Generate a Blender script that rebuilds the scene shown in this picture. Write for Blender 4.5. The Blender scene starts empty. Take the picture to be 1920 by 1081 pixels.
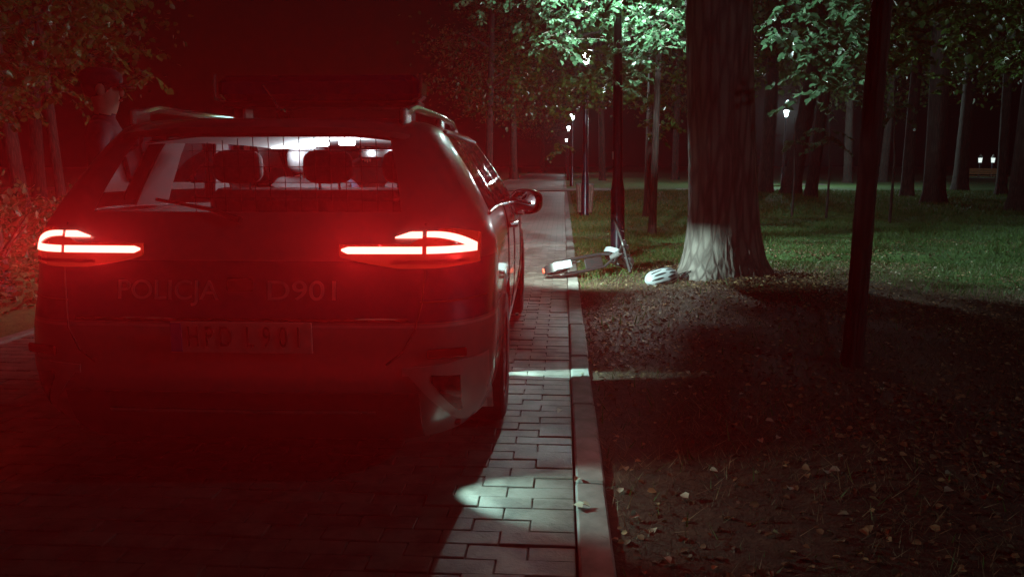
import bpy, math, random
import numpy as np
from mathutils import Vector, Matrix
rad = math.radians
random.seed(7); RNG = np.random.default_rng(11)
SC = bpy.context.scene
COL = SC.collection

# ------------------------------------------------------------------ camera
F_PX, CX, CY = 1440.0, 960.0, 540.5
HORIZON, VPX = 305.0, 1056.0
CAM_H = 1.24
PITCH = math.atan((CY - HORIZON) / F_PX)
YAW = math.atan((VPX - CX) / F_PX * math.cos(PITCH))
cam_d = bpy.data.cameras.new('camera'); cam = bpy.data.objects.new('camera', cam_d); COL.objects.link(cam)
cam_d.sensor_width = 36.0; cam_d.lens = 36.0 * F_PX / 1920.0
cam_d.clip_start = 0.05; cam_d.clip_end = 900
cam.location = (0, 0, CAM_H); cam.rotation_euler = (math.pi / 2 - PITCH, 0, YAW)
SC.camera = cam
# ------------------------------------------------------------------ night sky, moonlight
world = bpy.data.worlds.new('World'); SC.world = world; world.use_nodes = True
wn = world.node_tree.nodes; wl = world.node_tree.links
sky = wn.new('ShaderNodeTexSky'); sky.sky_type = 'NISHITA'; sky.sun_disc = False
sky.sun_elevation = rad(-2.0); sky.sun_rotation = rad(200)
wl.new(sky.outputs[0], wn['Background'].inputs[0]); wn['Background'].inputs[1].default_value = 0.006
sun_d = bpy.data.lights.new('moonlight', 'SUN'); sun_d.energy = 0.0015; sun_d.angle = rad(10); sun_d.color = (.8, .88, 1)
sun = bpy.data.objects.new('moonlight', sun_d); COL.objects.link(sun); sun.rotation_euler = (rad(40), 0, rad(200)); sun.location = (0, 0, 30)
# ------------------------------------------------------------------ exposure and renderer
vs = SC.view_settings; vs.view_transform = 'Standard'; vs.look = 'None'; vs.exposure = 0; vs.gamma = 1
cy = SC.cycles
cy.use_denoising = True
try: cy.denoiser = 'OPENIMAGEDENOISE'
except Exception: pass
cy.max_bounces = 6; cy.diffuse_bounces = 2; cy.glossy_bounces = 4; cy.transmission_bounces = 4; cy.transparent_max_bounces = 12
cy.volume_bounces = 0; cy.sample_clamp_indirect = 4.0; cy.caustics_reflective = True; cy.caustics_refractive = False
cy.blur_glossy = 0.0; cy.use_light_tree = True

# light levels (watts)
P_LAMP1, P_LAMP_FAR = 1500.0, 300.0
P_TAIL, P_HEAD, P_DOME = 7400.0, 460.0, 7.0
HAZE = 0.00030; HAZE_G = 0.62

# ------------------------------------------------------------------ helpers
def ray(px, py):
    d = Vector(((px - CX) / F_PX, -(py - CY) / F_PX, -1.0))
    return Matrix.Rotation(YAW, 3, 'Z') @ (Matrix.Rotation(math.pi / 2 - PITCH, 3, 'X') @ d)
def gp(px, py, z=0.0):
    d = ray(px, py); t = (z - CAM_H) / d.z
    return Vector((d.x * t, d.y * t, z))
def at(px, py, Y):
    d = ray(px, py); t = Y / d.y
    return Vector((d.x * t, Y, CAM_H + d.z * t))

class MB:
    def __init__(self): self.v = []; self.f = []; self.mi = []
    def add(self, vs, fs, m=0):
        o = len(self.v); self.v += [tuple(p) for p in vs]
        for f in fs: self.f.append(tuple(i + o for i in f)); self.mi.append(m)
        return self
    def box(self, c, s, M=None, ch=0.0, m=0):
        cx, cy_, cz = c; hx, hy, hz = s[0] / 2, s[1] / 2, s[2] / 2
        if ch <= 0:
            vs = [Vector((x * hx, y * hy, z * hz)) for z in (-1, 1) for y in (-1, 1) for x in (-1, 1)]
            fs = [(0, 2, 3, 1), (4, 5, 7, 6), (0, 1, 5, 4), (2, 6, 7, 3), (0, 4, 6, 2), (1, 3, 7, 5)]
        else:
            vs = []; n = 0
            def ring(ix, iy, z, k):
                a, b = hx - ix, hy - iy
                return [Vector(p + (z,)) for p in ((a - k, -b), (a, -b + k), (a, b - k), (a - k, b), (-a + k, b), (-a, b - k), (-a, -b + k), (-a + k, -b))]
            R = [ring(ch, ch, -hz, ch * .5), ring(0, 0, -hz + ch, ch), ring(0, 0, hz - ch, ch), ring(ch, ch, hz, ch * .5)]
            vs = sum(R, []); fs = []
            for r in range(3):
                for i in range(8):
                    j = (i + 1) % 8; fs.append((r * 8 + i, r * 8 + j, r * 8 + 8 + j, r * 8 + 8 + i))
            fs.append(tuple(range(7, -1, -1))); fs.append(tuple(range(24, 32)))
        if M is not None: vs = [M @ v for v in vs]
        return self.add([(v.x + cx, v.y + cy_, v.z + cz) for v in vs], fs, m)
    def tube(self, pts, r, n=8, cap=True, m=0, sx=1.0):
        pts = [Vector(p) for p in pts]; k = len(pts)
        rs = r if isinstance(r, (list, tuple)) else [r] * k
        vs = []; up = None
        for i, p in enumerate(pts):
            t = (pts[min(i + 1, k - 1)] - pts[max(i - 1, 0)]); t = t.normalized() if t.length > 1e-9 else Vector((0, 0, 1))
            if up is None: up = Vector((0, 0, 1)) if abs(t.z) < .9 else Vector((1, 0, 0))
            u = (up - t * up.dot(t)).normalized(); w = t.cross(u); up = u
            for j in range(n):
                a = 2 * math.pi * j / n; vs.append(p + (u * math.cos(a) * sx + w * math.sin(a)) * rs[i])
        fs = []
        for i in range(k - 1):
            for j in range(n):
                j2 = (j + 1) % n; fs.append((i * n + j, i * n + j2, (i + 1) * n + j2, (i + 1) * n + j))
        if cap: fs.append(tuple(range(n - 1, -1, -1))); fs.append(tuple(range((k - 1) * n, k * n)))
        return self.add(vs, fs, m)
    def lathe(self, prof, n=24, M=None, m=0, close=False):
        vs = []; k = len(prof)
        for (r, z) in prof:
            for j in range(n):
                a = 2 * math.pi * j / n; vs.append(Vector((r * math.cos(a), r * math.sin(a), z)))
        if M is not None: vs = [M @ v for v in vs]
        fs = []
        for i in range(k - 1 if not close else k):
            i2 = (i + 1) % k
            for j in range(n):
                j2 = (j + 1) % n; fs.append((i * n + j, i * n + j2, i2 * n + j2, i2 * n + j))
        if not close:
            if prof[0][0] > 1e-4: fs.append(tuple(range(n - 1, -1, -1)))
            if prof[-1][0] > 1e-4: fs.append(tuple(range((k - 1) * n, k * n)))
        return self.add(vs, fs, m)
    def ell(self, c, s, nu=16, nv=10, p=1.0, M=None, m=0):
        vs = []; fs = []
        sg = lambda a: math.copysign(abs(a) ** p, a)
        for i in range(nv + 1):
            th = math.pi * i / nv
            for j in range(nu):
                ph = 2 * math.pi * j / nu
                q = Vector((sg(math.sin(th)) * sg(math.cos(ph)) * s[0], sg(math.sin(th)) * sg(math.sin(ph)) * s[1], sg(math.cos(th)) * s[2]))
                if M is not None: q = M @ q
                vs.append(q + Vector(c))
        for i in range(nv):
            for j in range(nu):
                j2 = (j + 1) % nu; fs.append((i * nu + j, (i + 1) * nu + j, (i + 1) * nu + j2, i * nu + j2))
        return self.add(vs, fs, m)
    def plate(self, rows, thick, nrm=(0, -1, 0), m=0):
        """grid of points (rows of equal length) thickened along -nrm"""
        nr, nc = len(rows), len(rows[0]); N = Vector(nrm)
        vs = [Vector(p) for r in rows for p in r]; o = len(vs)
        vs += [v - N * thick for v in vs]
        fs = []
        for i in range(nr - 1):
            for j in range(nc - 1):
                a = i * nc + j; q = (a, a + 1, a + nc + 1, a + nc)
                fs.append(q); fs.append(tuple(k + o for k in reversed(q)))
        b = [j for j in range(nc)] + [i * nc + nc - 1 for i in range(1, nr)] + [(nr - 1) * nc + j for j in range(nc - 2, -1, -1)] + [i * nc for i in range(nr - 2, 0, -1)]
        for k in range(len(b)):
            a, c = b[k], b[(k + 1) % len(b)]; fs.append((c, a, a + o, c + o))
        return self.add(vs, fs, m)
    def mesh(self, name):
        me = bpy.data.meshes.new(name); me.from_pydata(self.v, [], self.f); me.update(); return me
    def build(self, name, mats, parent=None, smooth=False, loc=None, fix=True):
        me = self.mesh(name)
        if fix:
            import bmesh
            bm = bmesh.new(); bm.from_mesh(me); bmesh.ops.recalc_face_normals(bm, faces=bm.faces); bm.to_mesh(me); bm.free()
        return link(name, me, mats, parent, smooth, loc, self.mi)

def link(name, me, mats, parent=None, smooth=False, loc=None, mi=None):
    for mt in (mats if isinstance(mats, (list, tuple)) else [mats]): me.materials.append(mt)
    if mi and max(mi) > 0: me.polygons.foreach_set('material_index', mi)
    if smooth:
        me.polygons.foreach_set('use_smooth', [True] * len(me.polygons))
        if smooth != 'full':
            try: me.set_sharp_from_angle(angle=rad(38))
            except Exception: pass
    o = bpy.data.objects.new(name, me); COL.objects.link(o)
    if parent is not None: o.parent = parent
    if loc is not None: o.location = loc
    return o
def np_mesh(name, V, Fq):
    me = bpy.data.meshes.new(name); V = np.asarray(V, np.float32); Fq = np.asarray(Fq, np.int32)
    k = Fq.shape[1]
    me.vertices.add(len(V)); me.vertices.foreach_set('co', V.ravel())
    me.loops.add(Fq.size); me.loops.foreach_set('vertex_index', Fq.ravel())
    me.polygons.add(len(Fq)); me.polygons.foreach_set('loop_start', np.arange(0, Fq.size, k, dtype=np.int32))
    me.update(calc_edges=True); return me
def tag(o, label=None, cat=None, group=None, kind=None):
    if label: o['label'] = label
    if cat: o['category'] = cat
    if group: o['group'] = group
    if kind: o['kind'] = kind
    return o
def empty(name, loc=(0, 0, 0), rz=0.0, label=None, cat=None, group=None):
    o = bpy.data.objects.new(name, None); COL.objects.link(o); o.location = loc; o.rotation_euler = (0, 0, rz)
    o.empty_display_size = .1
    return tag(o, label, cat, group)
def copy_tree(o, parent=None):
    c = o.copy(); COL.objects.link(c); c.parent = parent
    for ch in list(o.children): copy_tree(ch, c)
    return c
def lamp(name, kind, energy, color, parent, loc, rot=None, size=.05, **kw):
    d = bpy.data.lights.new(name, kind); d.energy = energy; d.color = color
    if kind in ('POINT', 'SPOT'): d.shadow_soft_size = size
    for k, v in kw.items(): setattr(d, k, v)
    o = bpy.data.objects.new(name, d); COL.objects.link(o); o.parent = parent; o.location = loc
    if rot is not None: o.rotation_euler = rot
    return o
# ------------------------------------------------------------------ materials
class N:
    def __init__(self, name):
        self.m = bpy.data.materials.new(name); self.m.use_nodes = True
        self.t = self.m.node_tree; self.n = self.t.nodes; self.l = self.t.links
        self.b = self.n['Principled BSDF']; self.out = self.n['Material Output']
    def new(self, t, **kw):
        x = self.n.new(t)
        for k, v in kw.items(): setattr(x, k, v)
        return x
    def set(self, **kw):
        for k, v in kw.items():
            self.b.inputs[k.replace('_', ' ')].default_value = v
        return self
    def coords(self, scale=(1, 1, 1), obj=True):
        tc = self.new('ShaderNodeTexCoord'); mp = self.new('ShaderNodeMapping'); mp.inputs['Scale'].default_value = scale
        self.l.new(tc.outputs['Object' if obj else 'Generated'], mp.inputs[0]); return mp.outputs[0]
    def noise(self, co, scale, detail=4, rough=.55):
        x = self.new('ShaderNodeTexNoise'); x.inputs['Scale'].default_value = scale; x.inputs['Detail'].default_value = detail
        x.inputs['Roughness'].default_value = rough
        self.l.new(co, x.inputs['Vector']); return x.outputs[0]
    def ramp(self, fac, stops):
        x = self.new('ShaderNodeValToRGB'); e = x.color_ramp.elements
        while len(e) < len(stops): e.new(.5)
        for i, (p, c) in enumerate(stops): e[i].position = p; e[i].color = tuple(c) + (1,)
        self.l.new(fac, x.inputs[0]); return x.outputs[0]
    def mix(self, fac, a, b, mode='MIX'):
        x = self.new('ShaderNodeMix', data_type='RGBA', blend_type=mode)
        for s, v in ((x.inputs[0], fac), (x.inputs[6], a), (x.inputs[7], b)):
            if isinstance(v, (int, float)): s.default_value = v
            elif isinstance(v, tuple): s.default_value = v + (1,) if len(v) == 3 else v
            else: self.l.new(v, s)
        return x.outputs[2]
    def math(self, op, a, b=0.0):
        x = self.new('ShaderNodeMath', operation=op)
        for s, v in ((x.inputs[0], a), (x.inputs[1], b)):
            if isinstance(v, (int, float)): s.default_value = v
            else: self.l.new(v, s)
        return x.outputs[0]
    def color(self, c): self.l.new(c, self.b.inputs['Base Color']); return self
    def bump(self, h, dist=.01, strength=1.0):
        x = self.new('ShaderNodeBump'); x.inputs['Distance'].default_value = dist; x.inputs['Strength'].default_value = strength
        self.l.new(h, x.inputs['Height']); self.l.new(x.outputs[0], self.b.inputs['Normal']); return self

def simple(name, col, rough=.5, metal=0.0, var=.0, scale=8, bump=0.0, **kw):
    k = N(name); k.set(Base_Color=tuple(col) + (1,), Roughness=rough, Metallic=metal)
    for a, v in kw.items(): k.b.inputs[a.replace('_', ' ')].default_value = v
    if var or bump:
        co = k.coords(); nz = k.noise(co, scale)
        if var:
            k.color(k.ramp(nz, [(.3, [c * (1 - var) for c in col]), (.7, [min(1, c * (1 + var)) for c in col])]))
        if bump: k.bump(nz, bump)
    return k.m
def emit(name, col, strength, base=(0, 0, 0), sampling='NONE', rough=.2):
    k = N(name); k.set(Base_Color=tuple(base) + (1,), Roughness=rough, Emission_Color=tuple(col) + (1,), Emission_Strength=strength)
    k.m.cycles.emission_sampling = sampling; return k.m
def see_through_glow(name, col, strength):
    k = N(name); k.n.remove(k.b)
    e = k.new('ShaderNodeEmission'); e.inputs[0].default_value = tuple(col) + (1,); e.inputs[1].default_value = strength
    t = k.new('ShaderNodeBsdfTransparent'); a = k.new('ShaderNodeAddShader')
    k.l.new(e.outputs[0], a.inputs[0]); k.l.new(t.outputs[0], a.inputs[1]); k.l.new(a.outputs[0], k.out.inputs[0])
    k.m.cycles.emission_sampling = 'NONE'; return k.m
def glass(name, tint=(.8, .85, .85), ior=1.5):
    k = N(name); k.n.remove(k.b)
    g = k.new('ShaderNodeBsdfGlossy'); g.inputs['Roughness'].default_value = .02
    t = k.new('ShaderNodeBsdfTransparent'); t.inputs[0].default_value = tuple(tint) + (1,)
    fr = k.new('ShaderNodeFresnel'); fr.inputs[0].default_value = ior
    mx = k.new('ShaderNodeMixShader'); k.l.new(fr.outputs[0], mx.inputs[0]); k.l.new(t.outputs[0], mx.inputs[1]); k.l.new(g.outputs[0], mx.inputs[2])
    k.l.new(mx.outputs[0], k.out.inputs[0]); return k.m
def leafmat(name, c1, c2, c3, transl=.45, rough=.42):
    k = N(name); gi = k.new('ShaderNodeNewGeometry')
    col = k.ramp(gi.outputs['Random Per Island'], [(0, c1), (.6, c2), (1, c3)])
    k.color(col); k.set(Roughness=rough)
    tr = k.new('ShaderNodeBsdfTranslucent'); mx = k.new('ShaderNodeMixShader'); mx.inputs[0].default_value = transl
    k.l.new(col, tr.inputs[0]); k.l.new(k.b.outputs[0], mx.inputs[1]); k.l.new(tr.outputs[0], mx.inputs[2]); k.l.new(mx.outputs[0], k.out.inputs[0])
    return k.m
def barkmat(name, c1, c2, sc=1.0, depth=.02):
    k = N(name); co = k.coords((sc, sc, sc * .13)); n1 = k.noise(co, 14, 8, .65)
    v = k.new('ShaderNodeTexVoronoi'); v.feature = 'DISTANCE_TO_EDGE'; v.inputs['Scale'].default_value = 13; k.l.new(co, v.inputs['Vector'])
    co2 = k.coords((1, 1, .6)); n2 = k.noise(co2, 2.3, 3)
    h = k.math('ADD', k.math('MULTIPLY', n1, .7), k.math('MULTIPLY', k.math('MINIMUM', v.outputs[0], .25), 1.6))
    c = k.ramp(h, [(.3, [q * .35 for q in c1]), (.55, c1), (.8, c2)])
    k.color(k.mix(.35, c, k.ramp(n2, [(.35, [q * .6 for q in c1]), (.65, c2)])))
    k.set(Roughness=.9); k.bump(h, depth, 1.0); return k.m

M = {}
# ground: leaf-strewn soil near the path, grass further away (object coordinates = metres)
def ground_mat():
    k = N('ground'); tc = k.new('ShaderNodeTexCoord'); co = tc.outputs['Object']
    sp = k.new('ShaderNodeSeparateXYZ'); k.l.new(co, sp.inputs[0])
    n1 = k.noise(co, 0.55, 5); n2 = k.noise(co, 9, 6, .7); n3 = k.noise(co, 60, 4, .7)
    soil = k.ramp(n2, [(.25, (.02, .010, .005)), (.5, (.06, .032, .017)), (.78, (.135, .08, .045))])
    soil = k.mix(k.math('MULTIPLY', n3, .5), soil, (.03, .02, .013))
    gr = k.ramp(n2, [(.25, (.016, .042, .010)), (.5, (.042, .10, .022)), (.8, (.085, .16, .042))])
    # distance from the worn patch round the big tree
    dx = k.math('MULTIPLY', k.math('SUBTRACT', sp.outputs[0], 2.0), .30)
    dy = k.math('MULTIPLY', k.math('SUBTRACT', sp.outputs[1], 4.6), .21)
    d2 = k.math('ADD', k.math('MULTIPLY', dx, dx), k.math('MULTIPLY', dy, dy))
    f = k.math('ADD', d2, k.math('MULTIPLY', k.math('SUBTRACT', n1, .5), 1.1))
    f = k.math('ADD', f, k.math('MULTIPLY', k.math('SUBTRACT', n2, .5), .5))
    mr = k.new('ShaderNodeMapRange'); mr.inputs[1].default_value = .75; mr.inputs[2].default_value = 1.15; k.l.new(f, mr.inputs[0])
    k.color(k.mix(mr.outputs[0], soil, gr)); k.set(Roughness=.95); k.bump(k.math('ADD', n2, k.math('MULTIPLY', n3, .5)), .03, .8)
    return k.m
M['ground'] = ground_mat()
def paver_mat():
    k = N('paver'); gi = k.new('ShaderNodeNewGeometry'); tc = k.new('ShaderNodeTexCoord'); oi = k.new('ShaderNodeObjectInfo')
    geo = gi.outputs['Position']
    n1 = k.noise(geo, 1.3, 4); n2 = k.noise(geo, 40, 5, .7); n3 = k.noise(geo, 7, 4)
    base = k.ramp(gi.outputs['Random Per Island'], [(0, (.07, .052, .042)), (.5, (.115, .088, .072)), (1, (.165, .132, .11))])
    base = k.mix(k.math('MULTIPLY', oi.outputs['Random'], .5), base, (.13, .11, .10))
    base = k.mix(k.math('MULTIPLY', n2, .55), base, (.20, .18, .165))
    base = k.mix(k.ramp(n3, [(.42, (0, 0, 0)), (.62, (.75, .75, .75))]), base, (.05, .04, .034))
    k.color(base); k.l.new(k.ramp(n1, [(.3, (.42, .42, .42)), (.7, (.72, .72, .72))]), k.b.inputs['Roughness'])
    k.bump(n2, .004, .7); return k.m
M['paver'] = paver_mat()
def path_mat():
    k = N('path_far'); gi = k.new('ShaderNodeNewGeometry'); co = gi.outputs['Position']
    br = k.new('ShaderNodeTexBrick'); br.inputs['Scale'].default_value = 1.0; br.inputs['Brick Width'].default_value = .2; br.inputs['Row Height'].default_value = .1
    br.inputs['Mortar Size'].default_value = .006
    br.inputs['Color1'].default_value = (.15, .13, .115, 1); br.inputs['Color2'].default_value = (.21, .185, .165, 1); br.inputs['Mortar'].default_value = (.04, .032, .025, 1)
    k.l.new(co, br.inputs['Vector']); n = k.noise(co, 1.1, 5)
    k.color(k.mix(k.ramp(n, [(.4, (0, 0, 0)), (.65, (.6, .6, .6))]), br.outputs[0], (.10, .085, .07))); k.set(Roughness=.62)
    k.bump(br.outputs[1], -.004, .5); return k.m
M['path'] = path_mat()
M['sand'] = simple('joint_sand', (.05, .04, .03), .95, var=.4, scale=30)
M['kerb'] = simple('kerb_concrete', (.22, .20, .185), .85, var=.38, scale=9, bump=.006)
M['crosspath'] = simple('cross_path_gravel', (.13, .12, .10), .9, var=.3, scale=3)
M['bark'] = barkmat('bark_big', (.11, .095, .09), (.23, .21, .195), 1.0, .016)
M['bark2'] = barkmat('bark_small', (.02, .015, .012), (.055, .042, .034), 1.6, .012)
M['twig'] = simple('twig', (.06, .05, .036), .85)
M['leaf'] = leafmat('leaf_green', (.024, .06, .026), (.045, .10, .05), (.075, .135, .075), .42, .28)
M['leaf_far'] = leafmat('leaf_far', (.026, .05, .012), (.04, .085, .018), (.06, .10, .026), .4)
M['litter'] = leafmat('fallen_leaves', (.055, .028, .014), (.16, .09, .045), (.38, .26, .13), .12, .7)
M['dry'] = leafmat('dry_grass', (.05, .035, .018), (.13, .095, .05), (.26, .21, .12), .2, .7)
M['litter_pale'] = leafmat('fallen_leaves_pale', (.30, .26, .18), (.40, .37, .28), (.48, .45, .36), .1, .6)
M['grass'] = leafmat('grass_blades', (.03, .08, .017), (.055, .14, .028), (.11, .18, .05), .35, .6)
M['hedge'] = leafmat('hedge_leaf', (.035, .06, .018), (.06, .09, .03), (.12, .13, .06), .35, .45)

# ------------------------------------------------------------------ ground sheet
PATH_L, PATH_R = -3.88, 0.055
KERB_R = 0.175
TREE_BIG = gp(1352, 527)
def gz(x, y):
    x = np.asarray(x, float); y = np.asarray(y, float)
    n = .018 * np.sin(x * 2.1 + y * .7) * np.sin(y * 1.7 - x * .4) + .012 * np.sin(x * 5.3 + 1) * np.sin(y * 4.7) + .03 * np.sin(x * .45 + 2) * np.sin(y * .38)
    ramp = np.clip((x - KERB_R) / 1.2, 0, 1)
    r2 = ((x - TREE_BIG.x) / 1.15) ** 2 + ((y - TREE_BIG.y - .1) / 1.25) ** 2
    right = -.012 + ramp * (.03 + n) + .10 * np.exp(-r2 * 1.1) * ramp
    # low turf edge running across the lawn
    yl = 10.0 + .12 * np.sin(x * 1.3)
    right = right + np.clip((x - 1.9) / .8, 0, 1) * (.055 / (1 + np.exp(-(y - yl) / .035)) - .05 * np.exp(-((y - yl + .09) / .07) ** 2))
    rl = np.clip((PATH_L - .12 - x) / 1.0, 0, 1); left = -.012 + rl * (.03 + n)
    return np.where(x > KERB_R - .02, right, np.where(x < PATH_L - .1, left, -.10))
def axis(*segs):
    o = []
    for a, b, s in segs: o += list(np.arange(a, b - 1e-6, s))
    return np.array(o + [segs[-1][1]])
ax = axis((-140, -20, 12), (-20, -5, 1.0), (-5, -4.2, .2), (-4.2, -3.9, .1), (-3.9, .155, .8), (.155, .18, .012), (.18, 7, .09), (7, 20, .6), (20, 140, 12))
ay = axis((-12, 0, 1.5), (0, 1.6, .2), (1.6, 12, .07), (12, 20, .4), (20, 60, 2.5), (60, 240, 15))
GX, GY = np.meshgrid(ax, ay); GZ = gz(GX, GY)
nx, ny = len(ax), len(ay); idx = np.arange(nx * ny).reshape(ny, nx)
q = np.stack([idx[:-1, :-1], idx[:-1, 1:], idx[1:, 1:], idx[1:, :-1]], -1).reshape(-1, 4)
g = link('ground', np_mesh('ground', np.stack([GX, GY, GZ], -1).reshape(-1, 3), q), M['ground'], smooth='full'); tag(g, kind='structure')
def gzf(x, y): return float(gz(x, y))

# ------------------------------------------------------------------ paved path and kerb
Y_NEAR = 12.0
b = MB(); b.box(((PATH_L + PATH_R) / 2, (Y_NEAR - 3) / 2, -.045), (PATH_R - PATH_L, Y_NEAR + 3, .06)); b.mi = [1] * len(b.f)
b.box(((PATH_L + PATH_R) / 2, (Y_NEAR + 220) / 2, -.03), (PATH_R - PATH_L, 220 - Y_NEAR, .06))
path = b.build('path', [M['path'], M['sand']]); tag(path, kind='structure')
def paver_box(c, w):
    mb = MB(); mb.box(c, (w - .004, .0885, .04), ch=.0025); return mb
pm = {}
def paver_mesh(w):
    key = round(w, 3)
    if key not in pm:
        me = paver_box((0, 0, -.02), w).mesh('paver'); me.materials.append(M['paver']); pm[key] = me
    return pm[key]
rest = MB(); ri = 0; yv = -2.9
while yv < Y_NEAR - .05:
    xr = PATH_R; first = .155 if ri % 2 == 0 else .255; k = 0
    off = -.006 + .012 * random.random() * 0
    while xr > PATH_L + .05:
        w = first if k == 0 else .2
        w = min(w, xr - PATH_L); xc = xr - w / 2
        dz = random.uniform(-.006, .003); rz = random.uniform(-.02, .02)
        if 1.75 < yv < 7.0 and xc > -.72:
            o = bpy.data.objects.new('paver', paver_mesh(w)); COL.objects.link(o); o.parent = path
            o.location = (xc, yv, dz); o.rotation_euler = (random.uniform(-.012, .012), random.uniform(-.01, .01), rz)
        elif xc > -3.87:
            rest.box((xc, yv, dz - .02), (w - .004, .0885, .04), ch=.0025)
        xr -= w; k += 1
    yv += .093; ri += 1
o = rest.build('pavers_joined', M['paver'], path, fix=False); tag(o, kind='stuff'); o.name = 'paver_field'
def kerb(name, x0, x1, y0, y1, side):
    mb = MB(); mb.box(((x0 + x1) / 2, (y1 + 220) / 2, -.05), (x1 - x0 - .004, 220 - y1, .13)); mb.box(((x0 + x1) / 2, (y0 + y1) / 2, -.06), (x1 - x0 - .02, y1 - y0, .1))
    k = mb.build(name, M['kerb']); tag(k, kind='structure')
    base = MB().box((0, 0, -.05), (x1 - x0 - .004, .992, .13), ch=.008).mesh('kerb_stone'); base.materials.append(M['kerb'])
    y = y0 + .5; i = 0
    while y < y1:
        s = bpy.data.objects.new('kerb_stone', base); COL.objects.link(s); s.parent = k
        s.location = ((x0 + x1) / 2 + random.uniform(-.004, .004), y, random.uniform(-.005, .003)); s.rotation_euler = (random.uniform(-.006, .006), random.uniform(-.03, .03), random.uniform(-.004, .004))
        y += 1.0
    return k
kerb('kerb', PATH_R + .003, KERB_R, -.15, 14.85, 1)
kerb('kerb_beyond', PATH_L - .12, PATH_L - .003, 2.85, 8.85, -1)
mb = MB(); mb.box((0, 35.4, .02), (160, 3.2, .05)); tag(mb.build('cross_path', M['crosspath']), kind='structure')
mb = MB(); mb.box((62, 47, .03), (100, 5, .05), Matrix.Rotation(rad(4), 3, 'Z')); tag(mb.build('side_path', M['crosspath']), kind='structure')
# ------------------------------------------------------------------ street lamps
M['pole'] = simple('pole_paint', (.018, .021, .034), .28, .4, var=.2, scale=20)
M['lantern'] = see_through_glow('lantern_glass', (.80, 1.0, .94), 9.0)
M['cap'] = simple('lantern_cap', (.01, .01, .012), .4, .5)
M['white_tag'] = simple('number_tag', (.55, .53, .5), .5)
LAMP_COL = (.74, 1.0, .98)
def street_lamp(loc, label, power, lean=0.0, H=3.75, tagd=False, group='park lamps'):
    r = empty('street_lamp', loc, 0, label, 'street lamp', group); r.rotation_euler = (0, rad(lean), 0)
    MB().lathe([(.105, -.05), (.105, .05), (.088, .08), (.086, .9), (.07, 1.0), (.0655, 1.04)], 20).build('base_sleeve', M['pole'], r, True)
    MB().lathe([(.064, 1.0), (.058, 2.2), (.045, H - .5), (.045, H - .34)], 20).build('pole', M['pole'], r, True)
    MB().lathe([(.05, H - .32), (.08, H - .29), (.085, H - .27), (.05, H - .25)], 16).build('collar', M['pole'], r, True)
    MB().lathe([(.065, H - .25), (.125, H + .03)], 8).build('lantern_glass', M['lantern'], r)
    MB().lathe([(.16, H + .03), (.165, H + .05), (.12, H + .11), (.05, H + .16), (.02, H + .18), (.028, H + .21), (.005, H + .24)], 16).build('cap', M['cap'], r, True)
    mb = MB()
    for k in range(4):
        a = k * math.pi / 2 + math.pi / 8
        mb.tube([(math.cos(a) * .068, math.sin(a) * .068, H - .25), (math.cos(a) * .13, math.sin(a) * .13, H + .03)], .006, 5)
    mb.build('cage', M['cap'], r)
    if tagd: MB().box((-.062, -.04, 1.33), (.016, .03, .10)).build('number_tag', M['white_tag'], r)
    lamp('lantern_light', 'POINT', power, LAMP_COL, r, (0, 0, H - .10), size=.07)
    return r
L1 = gp(1158, 489)
street_lamp(L1, 'dark lamp post standing beside the fallen scooter', P_LAMP1, -1.2, 3.75, True)
L2 = gp(1097, 404)
street_lamp(L2, 'dark lamp post with the slatted litter bin at its foot', P_LAMP_FAR, -.5)
p = at(1073, 226, 42); street_lamp((p.x, 42, 0), 'lit lantern on a far lamp post along the path, upper of the close pair', P_LAMP_FAR)
p = at(1066, 244, 56); street_lamp((p.x, 56, 0), 'lit lantern on a far lamp post along the path, lower of the close pair', P_LAMP_FAR)
p = at(1062, 262, 86); street_lamp((p.x, 86, 0), 'farthest lamp post at the end of the path', P_LAMP_FAR)
p = at(1474, 218, 40); street_lamp((p.x, 40, .02), 'bright glowing lantern among the trees across the lawn', P_LAMP_FAR * 5)
street_lamp((5.6, 1.6, 0.02), 'added unseen lamp post on the right lawn, fill light for the huge tree', 65.0)  # out-of-view lamp added as weak fill on the big trunk
# two low bollard lamps far across the lawn
M['bollard_glow'] = see_through_glow('bollard_glass', (.85, 1, .95), .5)
for px, lab in ((1838, 'small far bollard lamp left of its twin behind the bench'), (1862, 'small far bollard lamp right of its twin behind the bench')):
    p = at(px, 300, 66); r = empty('bollard_lamp', (p.x, 66, 0), 0, lab, 'bollard lamp', 'bollard lamps')
    MB().lathe([(.12, -.05), (.11, 1.25)], 12).build('post', M['pole'], r, True)
    MB().lathe([(.11, 1.25), (.15, 1.62)], 10).build('lamp_glass', M['bollard_glow'], r)
    MB().lathe([(.17, 1.62), (.12, 1.72), (.01, 1.95)], 12).build('cap', M['white_tag'], r, True)
    lamp('bollard_light', 'POINT', 14, LAMP_COL, r, (0, 0, 1.45), size=.06)

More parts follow.
